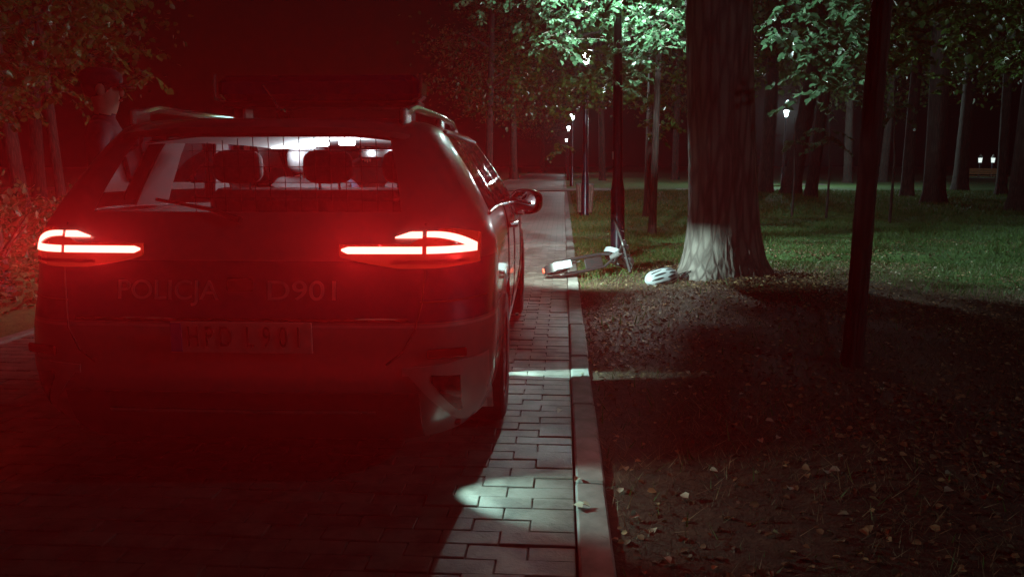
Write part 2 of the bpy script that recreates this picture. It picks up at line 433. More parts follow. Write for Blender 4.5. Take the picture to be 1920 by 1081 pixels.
# ------------------------------------------------------------------ leaves
LEAF_V = np.array([(0, 0, 0), (-.36, .22, .05), (-.34, .62, .03), (0, 1, -.09), (.34, .62, .03), (.36, .22, .05)], np.float32)
LEAF_F = np.array([(0, 3, 2, 1), (0, 5, 4, 3)], np.int32)
def leaf_mesh(name, P, D, S, Nrm, curl=1.0):
    P = np.asarray(P, np.float32); D = np.asarray(D, np.float32); Nrm = np.asarray(Nrm, np.float32); S = np.asarray(S, np.float32)
    D = D / (np.linalg.norm(D, axis=1, keepdims=True) + 1e-9)
    X = np.cross(D, Nrm); X /= (np.linalg.norm(X, axis=1, keepdims=True) + 1e-9)
    Z = np.cross(X, D)
    L = LEAF_V * np.array([1, 1, curl], np.float32)
    V = P[:, None, :] + S[:, None, None] * (L[None, :, 0, None] * X[:, None, :] + L[None, :, 1, None] * D[:, None, :] + L[None, :, 2, None] * Z[:, None, :])
    n = len(P); Fq = (LEAF_F[None] + (np.arange(n) * 6)[:, None, None]).reshape(-1, 4)
    return np_mesh(name, V.reshape(-1, 3), Fq)
def twigs(starts, dirs, lens, nleaf, size, droop=.5, flat=.55):
    """drooping twigs; returns leaf arrays and twig polylines"""
    P, D, S, Nn, lines = [], [], [], [], []
    for s, d, L in zip(starts, dirs, lens):
        s = np.array(s, float); d = np.array(d, float); d /= np.linalg.norm(d) + 1e-9
        pts = [s]; cur = d.copy()
        for k in range(nleaf):
            cur = cur + np.array([0, 0, -droop / nleaf]) + RNG.normal(0, .10, 3); cur /= np.linalg.norm(cur)
            s = s + cur * L / nleaf; pts.append(s)
            side = np.cross(cur, (0, 0, 1)); side /= np.linalg.norm(side) + 1e-9
            for sg in ((1, -1) if RNG.random() < .55 else ((1,) if k % 2 else (-1,))):
                dd = cur * .55 + side * sg * RNG.uniform(.6, 1.1) + np.array([0, 0, -RNG.uniform(.0, .55)])
                P.append(s + RNG.normal(0, .008, 3)); D.append(dd); S.append(size * RNG.uniform(.6, 1.25))
                nn = np.array([0, 0, 1.0]) + RNG.normal(0, flat, 3); Nn.append(nn)
        lines.append(pts)
    return P, D, S, Nn, lines
def crown(name, parent, regions, mat, origin, size=.075, twig_r=.004, limbs=(), limbmat=None):
    """regions: (px polygon box list, depth range, count); leaves in tree-local coordinates"""
    P, D, S, Nn, lines = [], [], [], [], []
    for (poly, (y0, y1), n, sz) in regions:
        st, dr, ln = [], [], []
        xs = [a for a, _ in poly]; ys = [b_ for _, b_ in poly]
        tries = 0
        while len(st) < n and tries < n * 60:
            tries += 1
            px, py = random.uniform(min(xs), max(xs)), random.uniform(min(ys), max(ys))
            ins = False; j = len(poly) - 1
            for i in range(len(poly)):
                if (poly[i][1] > py) != (poly[j][1] > py) and px < (poly[j][0] - poly[i][0]) * (py - poly[i][1]) / (poly[j][1] - poly[i][1] + 1e-9) + poly[i][0]: ins = not ins
                j = i
            if not ins: continue
            w = at(px, py, random.uniform(y0, y1) * CAM_H / 1.23); st.append((w.x, w.y, w.z))
            a = random.uniform(0, 6.28); dr.append((math.cos(a), math.sin(a), random.uniform(-.5, .15))); ln.append(random.uniform(.22, .5) * sz / .075 * .8)
        r = twigs(st, dr, ln, 7, sz); P += r[0]; D += r[1]; S += r[2]; Nn += r[3]; lines += r[4]
    P = np.array(P) - np.array(origin)
    me = leaf_mesh(name, P, D, S, Nn); o = link('crown', me, mat, parent)
    mb = MB()
    for l in lines: mb.tube([tuple(np.array(q_) - np.array(origin)) for q_ in l[::2]], [twig_r * (1 - .2 * i) for i in range(len(l[::2]))], 4, cap=False)
    tag(mb.build('twigs', limbmat or M['twig'], parent, fix=False), kind='stuff')
    return o
def limb(parent, pts, r0, r1, mat, origin):
    pts = [Vector(p_) - Vector(origin) for p_ in pts]
    # smooth through midpoints
    out = []
    for i in range(len(pts) - 1):
        for t in (0, .33, .66): out.append(pts[i].lerp(pts[i + 1], t) + Vector((random.uniform(-.02, .02), random.uniform(-.02, .02), random.uniform(-.02, .02))) * (0 if i + t == 0 else 1))
    out.append(pts[-1]); k = len(out)
    return MB().tube(out, [r0 + (r1 - r0) * (i / (k - 1)) ** .8 for i in range(k)], 8).build('limb', mat, parent, True)
def trunk_mesh(h, r, flare, lean, seed, n=40, rows=60, ridge=.03, rtop=.7):
    rs = random.Random(seed); mb = MB(); vs = []
    ph = [rs.uniform(0, 6.28) for _ in range(8)]
    for i in range(rows + 1):
        t = i / rows; z = -.25 + (h + .25) * t ** 1.5
        rr = r * (1 - (1 - rtop) * max(z, 0) / h) * (1 + flare * math.exp(-max(z, -.25) / (.55 * r + .12)))
        cx_ = lean[0] * z + .03 * r * math.sin(z * 1.1 + ph[0]) * min(1, z); cy_ = lean[1] * z + .03 * r * math.sin(z * .9 + ph[1]) * min(1, max(z, 0))
        fl = math.exp(-max(z, 0) / (.35 * r + .15))
        for j in range(n):
            a = 2 * math.pi * j / n
            k = 1 + .06 * math.sin(3 * a + ph[2]) + .03 * math.sin(5 * a + ph[3] + z * .4) + fl * flare * .5 * max(0, math.sin(2.5 * a + ph[4])) ** 2
            k += ridge * (math.sin(n * .37 * a + ph[5] + .6 * math.sin(z * 3)) * .5 + rs.uniform(-.5, .5))
            vs.append((cx_ + rr * k * math.cos(a), cy_ + rr * k * math.sin(a), z))
    fs = [(i * n + j, i * n + (j + 1) % n, (i + 1) * n + (j + 1) % n, (i + 1) * n + j) for i in range(rows) for j in range(n)]
    mb.add(vs, fs); return mb

# big park tree on its mound
O = Vector((TREE_BIG.x, TREE_BIG.y, gzf(TREE_BIG.x, TREE_BIG.y) - .03))
big = empty('park_tree', O, 0, 'huge old tree trunk with a flared pale-lit foot on a leafy mound', 'tree', 'park trees')
trunk_mesh(9, .335, .46, (-.055, 0), 3, 96, 110, .02, .86).build('trunk', M['bark'], big, 'full', fix=False)
limb(big, [O + Vector((0, 0, 3.2)), (.9, 8.0, 3.4), (.4, 8.3, 3.3), (-.1, 8.3, 3.15)], .07, .012, M['bark2'], O)
limb(big, [O + Vector((0, 0, 3.6)), (2.5, 8.2, 3.7), (3.0, 8.4, 3.4), (3.3, 8.5, 3.0)], .08, .012, M['bark2'], O)
limb(big, [O + Vector((0, 0, 3.4)), (.95, 8.6, 3.5), (.7, 8.9, 3.3), (.45, 9.0, 2.9)], .06, .01, M['bark2'], O)
crown('crown', big, [
    ([(1020, -60), (1150, -60), (1150, 60), (1145, 95), (1110, 80), (1070, 85), (1020, 80), (1030, 30)], (10.05, 11.1), 85, .076),
    ([(1150, -60), (1290, -60), (1288, 62), (1265, 85), (1225, 105), (1200, 125), (1172, 165), (1152, 178), (1160, 130)], (10.15, 11.3), 150, .076),
    ([(1150, 60), (1280, 60), (1225, 100), (1172, 165), (1152, 178), (1160, 130)], (9.2, 9.6), 12, .075),
    ([(1020, 60), (1065, 60), (1060, 84), (1018, 80)], (9.7, 10.4), 7, .085),
    ([(1120, 90), (1140, 90), (1132, 145), (1118, 150)], (8.6, 9.4), 4, .08),
    ([(1105, -190), (1250, -190), (1250, 0), (1150, 14)], (8.8, 9.35), 110, .09),  # out-of-frame twigs added to shade the foreground from the near lamp
    ([(1440, -190), (1640, -200), (1660, -60), (1440, -40)], (7.6, 8.6), 50, .09),
    ([(1112, -170), (1190, -170), (1190, 0), (1120, 0)], (8.8, 9.4), 50, .085),  # unseen twigs above the frame, added to block lamp light on the paving
    ([(865, -30), (960, -30), (920, 25), (860, 65)], (12.2, 13.6), 16, .08),
    ([(960, -60), (1030, -60), (1020, 40), (980, 50)], (11.5, 13), 18, .08),
    ([(1440, -60), (1640, -60), (1640, 60), (1600, 60), (1540, 50), (1440, 40)], (8.2, 9.6), 34, .088),
    ([(1480, 60), (1640, 40), (1630, 140), (1590, 165), (1570, 190), (1500, 205), (1490, 195), (1520, 150), (1475, 125), (1500, 100)], (8.2, 9.4), 46, .085),
    ([(1440, 40), (1500, 50), (1490, 90), (1445, 105)], (8.0, 9.0), 8, .085),
], M['leaf'], O, limbmat=M['twig'])

# slim tree nearest the camera on the right
B = gp(1597, 694); O = Vector((B.x, B.y, gzf(B.x, B.y) - .01))
slim = empty('slim_tree', O, 0, 'slim dark tree trunk standing nearest in the right foreground', 'tree', 'park trees')
trunk_mesh(7, .055, .22, (.010, .0), 5, 28, 90, .09, .9).build('trunk', M['bark2'], slim, 'full', fix=False)
limb(slim, [O + Vector((0.05, 0, 3.0)), (2.3, 5.4, 3.4), (2.9, 6.2, 3.0), (3.4, 6.8, 2.5)], .03, .006, M['bark2'], O)
limb(slim, [O + Vector((0.05, 0, 2.8)), (1.9, 5.3, 3.1), (2.1, 6.0, 3.0), (2.45, 6.6, 2.6)], .025, .006, M['bark2'], O)
crown('crown', slim, [
    ([(1745, -30), (1800, -30), (1920, 60), (1960, 140), (1900, 150), (1850, 95), (1790, 60)], (6.3, 7.2), 42, .055),
    ([(1800, -30), (1960, -30), (1960, 90), (1860, 30)], (6.6, 8.0), 40, .055),
    ([(1655, 0), (1700, 0), (1730, 110), (1700, 135), (1655, 120)], (6.4, 7.4), 26, .055),
    ([(1700, 60), (1800, 60), (1790, 170), (1720, 180)], (7.2, 8.6), 14, .055),
], M['leaf_far'], O)

# generic trees of the park: shared trunk and crown meshes
def cloud_crown(seed, R, Hc, n_clump, n_leaf, size):
    rg = np.random.default_rng(seed); P, D, S, Nn = [], [], [], []
    for c in range(n_clump):
        a = rg.uniform(0, 6.28); rr = R * rg.uniform(.25, 1) ** .6; z = rg.uniform(-1, 1)
        w = math.sqrt(max(.05, 1 - abs(z) ** 2.2)); cc = np.array([rr * w * math.cos(a), rr * w * math.sin(a), z * Hc])
        rc = R * rg.uniform(.12, .26); p_ = cc + rg.normal(0, 1, (n_leaf, 3)) * np.array([rc, rc, rc * .55])
        P.append(p_); D.append(rg.normal(0, 1, (n_leaf, 3)) + np.array([0, 0, -.6])); S.append(size * rg.uniform(.6, 1.3, n_leaf)); Nn.append(rg.normal(0, .6, (n_leaf, 3)) + np.array([0, 0, 1]))
    return leaf_mesh('crown', np.concatenate(P), np.concatenate(D), np.concatenate(S), np.concatenate(Nn))
CROWNS = [cloud_crown(s, 3.6, 2.6, 46, 62, .17) for s in (1, 2, 3)]
for c in CROWNS: c.materials.append(M['leaf_far'])
TRUNKS = {}
def forest_tree(loc, dia, label, lean=(0, 0), crown_z=6.6, crown_s=1.0, name='park_tree', k=0, h=11.0):
    z0 = gzf(loc[0], loc[1]) if loc[1] < 30 else .0
    r = empty(name, (loc[0], loc[1], z0), 0, label, 'tree', 'park trees')
    t = trunk_mesh(h, dia / 2, .28, lean, k + 20, 20, 22, .03, .55).build('trunk', M['bark2'], r, 'full', fix=False)
    c = bpy.data.objects.new('crown', CROWNS[k % 3]); COL.objects.link(c); c.parent = r
    c.location = (lean[0] * crown_z, lean[1] * crown_z, crown_z); c.rotation_euler = (0, 0, k * 1.7); c.scale = (crown_s,) * 3
    mb = MB()
    for j in range(6):
        a = j * 1.05 + k; z = crown_z - 2.4 + .55 * j; s0 = Vector((lean[0] * z, lean[1] * z, z))
        mb.tube([s0, s0 + Vector((math.cos(a) * 1.0, math.sin(a) * 1.0, .5)) * crown_s, s0 + Vector((math.cos(a) * 2.3, math.sin(a) * 2.3, .7)) * crown_s], [dia * .16, dia * .1, .012], 6)
    mb.build('limbs', M['bark2'], r, True)
    return r
def base(px, py): p_ = gp(px, py); return (p_.x, p_.y)
TL = [
 (1223, 441, .13, (.008, 0), 'slim sapling trunk just left of the huge tree, nearer of two', 5.6, .55),
 (1212, 408, .15, (.005, 0), 'slim trunk behind the nearer sapling left of the huge tree', 6.2, .7),
 (1482, 368, .62, (.09, 0), 'dark trunk leaning right under the bright far lantern', 7.6, 1.2),
 (1520, 374, .40, (.03, 0), 'dark trunk right beside the leaning one across the lawn', 7.2, 1.1),
 (1434, 366, .55, (.005, 0), 'dark trunk peeping out just right of the huge tree', 7.4, 1.1),
 (1700, 371, .42, (.01, 0), 'dark slim trunk in the lit strip of lawn right of the foreground trunk', 7.4, 1.1),
 (1750, 386, .58, (.0, 0), 'thick black trunk between the slim lit-strip trunk and the bench tree', 7.6, 1.2),
 (1800, 361, .60, (.0, 0), 'flared trunk standing directly left of the park bench', 7.6, 1.2),
 (1876, 369, .36, (.0, 0), 'slim dark trunk right of the park bench', 7.4, 1.1),
 (1916, 402, .60, (.0, 0), 'dark trunk cut off by the right picture edge', 7.4, 1.2),
 (963, 336, .62, (.0, 0), 'pale-lit trunk on the far left side of the path above the wing mirror', 7.5, 1.2),
 (915, 345, .5, (.0, 0), 'dim trunk left of the pale-lit one beyond the car roof pillar', 7.3, 1.2),
 (1018, 322, .6, (.0, 0), 'small far trunk near the end of the path', 7.8, 1.3),
 (44, 402, .34, (-.06, 0), 'leftmost dim trunk behind the lit tail lamp', 6.6, 1.0),
 (118, 396, .24, (-.03, 0), 'thin trunk with a light rim above the left tail lamp', 6.6, 1.0),
 (75, 380, .4, (.02, 0), 'dim trunk between the leftmost and the thin rimmed trunk', 6.6, 1.1),
 (1590, 345, .5, (.0, 0), 'far dark trunk left of the foreground slim trunk', 8.0, 1.2),
 (1655, 344, .5, (.02, 0), 'far dark trunk directly right of the foreground slim trunk', 8.0, 1.2),
 (1130, 340, .45, (.0, 0), 'far dark trunk between the litter bin and the near lamp post', 8.0, 1.2),
 (1265, 338, .5, (.0, 0), 'far dark trunk between the saplings and the huge tree', 8.0, 1.2),
]
for i, (px, py, dia, ln, lab, cz, cs) in enumerate(TL):
    rr = random.Random(i * 7 + 1); forest_tree(base(px, py), dia, lab, (ln[0] + rr.uniform(-.045, .045) * (dia > .2), ln[1]), cz, cs, 'sapling' if dia < .2 else 'park_tree', i, 11 if dia > .2 else 7.5)
# tree at the left of the path whose branches hang into the upper left corner
O = Vector((-5.3, 6.6, gzf(-5.3, 6.6)))
lt = empty('park_tree', O, 0, 'tree left of the path with branches hanging into the upper left corner', 'tree', 'park trees')
trunk_mesh(9, .2, .25, (0, 0), 77, 24, 30, .03, .7).build('trunk', M['bark2'], lt, 'full', fix=False)
limb(lt, [O + Vector((0, 0, 3.0)), (-4.6, 6.8, 3.3), (-3.9, 7.0, 3.0)], .05, .01, M['bark2'], O)
crown('crown', lt, [([(-40, -40), (250, -40), (290, 45), (255, 70), (200, 85), (130, 120), (60, 160), (-40, 180)], (5.6, 7.4), 95, .07),
                    ([(-40, 120), (130, 110), (140, 190), (60, 235), (-40, 240)], (6.4, 8.4), 40, .07),
                    ([(240, 120), (290, 125), (285, 142), (250, 138)], (6.5, 7.0), 4, .07)], M['leaf_far'], O)
# dim branches over the path further on
O = Vector((3.15, 15.5, gzf(3.15, 15.5)))
ot = empty('park_tree', O, 0, 'tree behind the near lamp post with dim branches reaching over the path', 'tree', 'park trees')
trunk_mesh(10, .16, .25, (.0, 0), 78, 24, 30, .03, .7).build('trunk', M['bark2'], ot, 'full', fix=False)
limb(ot, [O + Vector((0, 0, 3.4)), (.6, 15.3, 3.7), (-.6, 15.2, 3.4)], .05, .01, M['bark2'], O)
crown('crown', ot, [([(960, 40), (1150, 20), (1150, 110), (1100, 170), (1050, 160), (960, 195), (950, 140)], (13.5, 16), 90, .085),
                    ([(980, 160), (1130, 110), (1150, 190), (1060, 215), (985, 215)], (14, 17), 50, .085),
                    ([(1170, 120), (1280, 100), (1280, 250), (1230, 260), (1180, 200)], (13, 16), 60, .085),
                    ([(1030, 270), (1068, 262), (1066, 292), (1040, 295)], (17, 20), 9, .085),
                    ([(1070, 78), (1116, 78), (1112, 104), (1086, 112), (1072, 108)], (14.0, 16.5), 11, .085)], M['leaf_far'], O)
# low shoots near the lit lantern across the lawn
for poly, Y, lab, n in (([(1652, 188), (1690, 186), (1702, 225), (1652, 240)], 15.0, 'bright green leafy shoot right of the slim foreground trunk', 12),
                        ([(1536, 232), (1572, 234), (1568, 266), (1538, 282)], 17.0, 'green leafy shoot hanging by the leaning trunks', 12),
                        ([(1476, 258), (1498, 254), (1498, 276), (1482, 278)], 17.0, 'small green leafy shoot below the bright far lantern', 5)):
    cx_ = sum(a for a, _ in poly) / 4; w = at(cx_, 340, Y); O = Vector((w.x, Y, gzf(w.x, Y)))
    r = empty('young_tree', O, 0, lab, 'young tree', 'young trees on the lawn')
    tp = at(cx_, poly[0][1] - 10, Y); MB().tube([(0, 0, -.05), (.02, .03, (tp.z - O.z) * .5), (tp.x - O.x, 0, tp.z - O.z + .3)], [.03, .022, .008], 7).build('stem', M['bark2'], r, True)
    crown('crown', r, [(poly, (Y - .4, Y + .4), n, .10)], M['leaf'], O)
# hedge bush left of the path
def bush(loc, R, Hh, label, n, size, k):
    r = empty('bush', loc, 0, label, 'bush', 'bushes left of the path'); rg = np.random.default_rng(k)
    P = rg.normal(0, 1, (n, 3)); P /= np.linalg.norm(P, axis=1, keepdims=True); P *= (rg.uniform(.35, 1, (n, 1)) ** .5) * np.array([R, R, Hh]); P[:, 2] = np.abs(P[:, 2]) + .05
    P += .12 * np.sin(P[:, [1, 2, 0]] * 7)
    link('foliage', leaf_mesh('foliage', P, P + rg.normal(0, .4, (n, 3)), size * rg.uniform(.6, 1.3, n), rg.normal(0, .5, (n, 3)) + np.array([0, 0, 1])), M['hedge'], r)
    mb = MB()
    for j in range(7): a = j * .9; mb.tube([(0, 0, -.05), (math.cos(a) * R * .3, math.sin(a) * R * .3, Hh * .5), (math.cos(a) * R * .6, math.sin(a) * R * .6, Hh * .85)], [.02, .014, .006], 5)
    mb.build('stems', M['twig'], r)
bush((-5.25, 6.5, -.02), .95, 1.0, 'leafy bush at the left edge beside the paving', 2600, .06, 1)
bush((-6.6, 7.6, -.02), 1.1, 1.1, 'leafy bush farther left behind the nearest bush', 2200, .065, 2)
bush((-6.0, 9.4, -.02), 1.0, .9, 'leafy bush beyond the others along the left lawn', 2000, .065, 3)

# ------------------------------------------------------------------ grass and leaf litter
def scatter_grass(n):
    x = RNG.uniform(.19, 13, n); y = RNG.uniform(1.8, 19, n)
    f = ((x - 2.0) * .30) ** 2 + ((y - 4.6) * .21) ** 2
    keep = RNG.random(n) < np.clip((f - .45) * 1.6, .05, 1) * np.clip(1.6 - y / 16, .25, 1)
    keep &= ((x - TREE_BIG.x) ** 2 + (y - TREE_BIG.y) ** 2) > .55
    x, y = x[keep], y[keep]; z = gz(x, y); n = len(x)
    h = RNG.uniform(.025, .075, n) * (1 + .5 * np.sin(x * 3) * np.sin(y * 2.3)); a = RNG.uniform(0, 6.28, n); w = RNG.uniform(.002, .0042, n) * (1 + y / 14); l = RNG.normal(0, .5, (n, 2)) * h[:, None]
    ca, sa = np.cos(a) * w, np.sin(a) * w
    V = np.stack([np.stack([x - ca, y - sa, z - .005], -1), np.stack([x + ca, y + sa, z - .005], -1), np.stack([x + l[:, 0], y + l[:, 1], z + h], -1)], 1)
    return np_mesh('grass', V.reshape(-1, 3), np.arange(n * 3).reshape(-1, 3))
def scatter_far(n):
    x = RNG.uniform(.3, 26, n); y = RNG.uniform(18, 33.5, n); z = gz(x, y); h = RNG.uniform(.04, .11, n); a = RNG.uniform(0, 6.28, n); w = RNG.uniform(.008, .018, n); l = RNG.normal(0, .5, (n, 2)) * h[:, None]
    ca, sa = np.cos(a) * w, np.sin(a) * w
    V = np.stack([np.stack([x - ca, y - sa, z - .005], -1), np.stack([x + ca, y + sa, z - .005], -1), np.stack([x + l[:, 0], y + l[:, 1], z + h], -1)], 1)
    return np_mesh('far_grass', V.reshape(-1, 3), np.arange(n * 3).reshape(-1, 3))
o = link('far_grass', scatter_far(60000), M['grass']); tag(o, 'grass on the lawn farther from the path lamps', 'grass', kind='stuff')
o = link('grass', scatter_grass(190000), M['grass']); tag(o, 'short grass on the lawn right of the path', 'grass', kind='stuff')
def scatter_dry(n):
    x = .19 + 6.5 * RNG.random(n) ** 1.2; y = RNG.uniform(1.9, 9.5, n); keep = RNG.random(n) < np.clip(.45 + .5 * np.sin(x * 2.3 + 1.2 * np.sin(y * 1.1)) * np.sin(y * 1.9 + x), .12, 1)
    keep &= ((x - TREE_BIG.x) ** 2 + (y - TREE_BIG.y) ** 2) > .5
    x, y = x[keep], y[keep]; z = gz(x, y); n = len(x)
    h = RNG.uniform(.015, .06, n); a = RNG.uniform(0, 6.28, n); w = RNG.uniform(.0012, .003, n); l = RNG.normal(0, 1.1, (n, 2)) * h[:, None]
    ca, sa = np.cos(a) * w, np.sin(a) * w
    V = np.stack([np.stack([x - ca, y - sa, z - .004], -1), np.stack([x + ca, y + sa, z - .004], -1), np.stack([x + l[:, 0], y + l[:, 1], z + h], -1)], 1)
    return np_mesh('dry_grass', V.reshape(-1, 3), np.arange(n * 3).reshape(-1, 3))
o = link('dry_grass', scatter_dry(110000), M['dry']); tag(o, 'sparse dry grass on the soil beside the kerb', 'grass', kind='stuff')
def scatter_litter(name, n, xr, yr, size, mat, dens=None, flat=.4, lift=.005):
    x = RNG.uniform(*xr, n); y = RNG.uniform(*yr, n)
    if dens is not None: k = RNG.random(n) < dens(x, y); x, y = x[k], y[k]
    n = len(x); z = np.where((x > PATH_L) & (x < KERB_R), .006, gz(x, y)) + RNG.uniform(lift * .4, lift * 2, n)
    a = RNG.uniform(0, 6.28, n); D = np.stack([np.cos(a), np.sin(a), RNG.normal(0, .22, n)], -1)
    Nn = np.stack([RNG.normal(0, flat, n), RNG.normal(0, flat, n), np.ones(n)], -1)
    return link(name, leaf_mesh(name, np.stack([x, y, z], -1), D, size * RNG.uniform(.5, 1.3, n), Nn, 2.6), mat)
o = scatter_litter('leaf_litter', 85000, (.19, 8.5), (1.8, 12), .032, M['litter'], lambda x, y: np.clip(.35 + .5 * np.sin(x * 1.9 + 1) * np.sin(y * 1.4) + .35 * np.exp(-((x - TREE_BIG.x) ** 2 + (y - TREE_BIG.y) ** 2) / 3), .12, 1))
tag(o, 'brown fallen leaves covering the soil right of the path', 'leaves', kind='stuff')
o = scatter_litter('pale_leaf_litter', 4200, (.19, 9), (2.2, 12), .036, M['litter_pale'], lambda x, y: np.clip(.08 + .25 * np.exp(-((y - 9) / 2) ** 2) + .5 * np.exp(-((x - 1.5) ** 2 + (y - 5.0) ** 2) / .12), 0, 1))
tag(o, 'pale dry fallen leaves and petals scattered on the lawn', 'leaves', kind='stuff')
for i, (px, py) in enumerate([(1460, 838), (1424, 840), (1408, 802), (1434, 806), (1290, 942), (1550, 912), (1573, 908), (1268, 748), (1196, 968), (1480, 936), (1386, 752), (1652, 742), (1246, 1050), (1330, 890)]):
    p = gp(px, py); z = gzf(p.x, p.y) + .02; a = random.uniform(0, 6.28)
    me = leaf_mesh('fallen_leaf', [(0, 0, 0)], [(math.cos(a), math.sin(a), .15)], [random.uniform(.03, .05)], [(random.uniform(-.4, .4), random.uniform(-.5, .1), 1)], 3)
    tag(link('fallen_leaf', me, M['litter_pale'], loc=(p.x, p.y, z)), 'pale curled leaf lying on the dark foreground soil', 'leaf', 'pale leaves on the foreground soil')
for i, (px, py) in enumerate([(1087, 706), (1090, 716), (1088, 955), (1092, 962), (1052, 775), (1084, 905)]):
    p = gp(px, py); a = random.uniform(0, 6.28)
    me = leaf_mesh('fallen_leaf', [(0, 0, 0)], [(math.cos(a), math.sin(a), .1)], [random.uniform(.03, .05)], [(random.uniform(-.3, .3), random.uniform(-.3, .3), 1)], 3)
    tag(link('fallen_leaf', me, M['litter_pale'], loc=(p.x, p.y, .024)), 'small leaf lying along the kerb joint', 'leaf', 'small leaves on the kerb')
# ------------------------------------------------------------------ the patrol car
CAR = Vector((-1.175, 2.65, 0)); CAR_YAW = rad(1.2)
def car_paint():
    k = N('car_paint'); tc = k.new('ShaderNodeTexCoord'); sp = k.new('ShaderNodeSeparateXYZ'); k.l.new(tc.outputs['Object'], sp.inputs[0])
    z = sp.outputs[2]; y = sp.outputs[1]
    # livery: dark blue band on silver
    lo = k.math('ADD', .665, k.math('MULTIPLY', y, .006)); f = k.math('MULTIPLY', k.math('GREATER_THAN', z, lo), k.math('LESS_THAN', z, .885))
    w = k.math('MULTIPLY', k.math('GREATER_THAN', z, .648), k.math('LESS_THAN', z, .658))
    c = k.mix(f, (.15, .155, .16), (.008, .016, .06)); c = k.mix(w, c, (.3, .3, .31))
    nz = k.noise(tc.outputs['Object'], 3.0, 5); c = k.mix(k.math('MULTIPLY', nz, .12), c, (.09, .08, .07))
    k.color(c); k.set(Metallic=.35, Roughness=.30, Coat_Weight=.8, Coat_Roughness=.05); return k.m
M['car'] = car_paint()
M['trim'] = simple('black_trim', (.012, .012, .013), .55, var=.2, scale=30)
M['gloss_black'] = simple('gloss_black', (.006, .006, .007), .12)
M['silver'] = simple('satin_silver', (.62, .62, .63), .22, .9)
M['corner'] = simple('corner_panel', (.24, .24, .24), .4, .3, var=.12, scale=8)
M['tyre'] = simple('tyre_rubber', (.018, .018, .018), .85, var=.3, scale=40)
M['rim'] = simple('alloy', (.4, .4, .42), .3, .9)
M['glass'] = glass('window_glass', (.86, .9, .9))
M['glass_dark'] = glass('tinted_glass', (.6, .64, .66))
M['mirror'] = simple('mirror', (.92, .93, .94), .015, 1.0)
M['cabin'] = simple('cabin_dark', (.022, .021, .023), .8, var=.2, scale=25)
M['seat'] = simple('seat_cloth', (.03, .028, .032), .85, var=.25, scale=60)
M['liner'] = simple('headliner', (.36, .36, .37), .9, var=.06, scale=20)
M['pillar'] = simple('pillar_trim', (.10, .10, .105), .8)
M['tail_bar'] = emit('tail_light_bar', (1.0, .22, .17), 5.5)
M['tail_lens'] = emit('tail_lens', (1.0, .05, .02), .14, (.12, .004, .004), rough=.1)
M['plate'] = simple('plate_white', (.28, .28, .27), .55, var=.15, scale=12)
M['plate_ink'] = simple('plate_ink', (.012, .012, .012), .5)
M['plate_blue'] = simple('plate_blue', (.02, .05, .3), .5)
M['letters'] = simple('reflective_letters', (.20, .20, .22), .4)
M['reflector'] = simple('red_reflector', (.25, .01, .01), .15)
M['lightbar'] = simple('light_bar_lens', (.006, .010, .06), .08)
M['dome'] = see_through_glow('dome_lamp', (1, 1, 1), 12.0)
M['wire'] = simple('partition_wire', (.02, .02, .022), .5, .6)
M['lens_clear'] = glass('headlamp_glass', (.95, .97, .97))
M['head_glow'] = see_through_glow('headlamp_glow', (.85, 1, .95), 20)

ROWS = [(.20, .10, 4.35, .80), (.28, .04, 4.5, .855), (.40, 0, 4.58, .885), (.52, 0, 4.6, .897), (.64, .015, 4.6, .90), (.74, .05, 4.57, .90), (.85, .07, 4.45, .897),
        (.93, .08, 4.2, .89), (1.0, .10, 3.75, .873), (1.04, .125, 3.35, .855), (1.12, .18, 3.15, .815), (1.20, .24, 2.95, .77), (1.28, .30, 2.7, .72), (1.36, .37, 2.45, .665),
        (1.395, .41, 2.3, .625), (1.42, .52, 2.1, .54), (1.435, .75, 1.9, .40), (1.44, 1.0, 1.6, .2)]
ROWS = [(a_, b_, c_, w_ * 1.028) for a_, b_, c_, w_ in ROWS]
_rz = np.array([r[0] for r in ROWS])
def cat(vals, z):
    """smooth (monotone-ish cubic) interpolation of a row value at z"""
    v = np.array(vals); i = int(np.clip(np.searchsorted(_rz, z) - 1, 0, len(_rz) - 2))
    z0, z1 = _rz[i], _rz[i + 1]; t = (z - z0) / (z1 - z0)
    m = lambda j: (v[min(j + 1, len(v) - 1)] - v[max(j - 1, 0)]) / (_rz[min(j + 1, len(v) - 1)] - _rz[max(j - 1, 0)])
    h = z1 - z0
    return float((2 * t**3 - 3 * t * t + 1) * v[i] + (t**3 - 2 * t * t + t) * h * m(i) + (-2 * t**3 + 3 * t * t) * v[i + 1] + (t**3 - t * t) * h * m(i + 1))
def prm(z):
    yr, yf, w = (cat([r[k] for r in ROWS], z) for k in (1, 2, 3))
    rx = min(.26 if z < 1.0 else max(.14, .26 - (z - 1.0) * .3), w * .6); ry = .33 if z < 1 else max(.24, .33 - (z - 1) * .25)
    return yr, yf, w, rx, ry
BOW = .035
def rear_y(x, z):
    yr, yf, w, rx, ry = prm(z); a = abs(x); y = yr + BOW * (a / w) ** 2
    if a > w - rx: s = min(1, (a - w + rx) / rx); y += ry * (1 - math.sqrt(max(0, 1 - s * s)))
    return y
def side_x(w, y):
    t = max(0, (y - 3.1) / 1.4); u = max(0, (1.4 - y) / 1.4)
    return w * (1 - .085 * t * t - .006 * u * u)
NR, NC, NS, NF = 14, 10, 84, 10
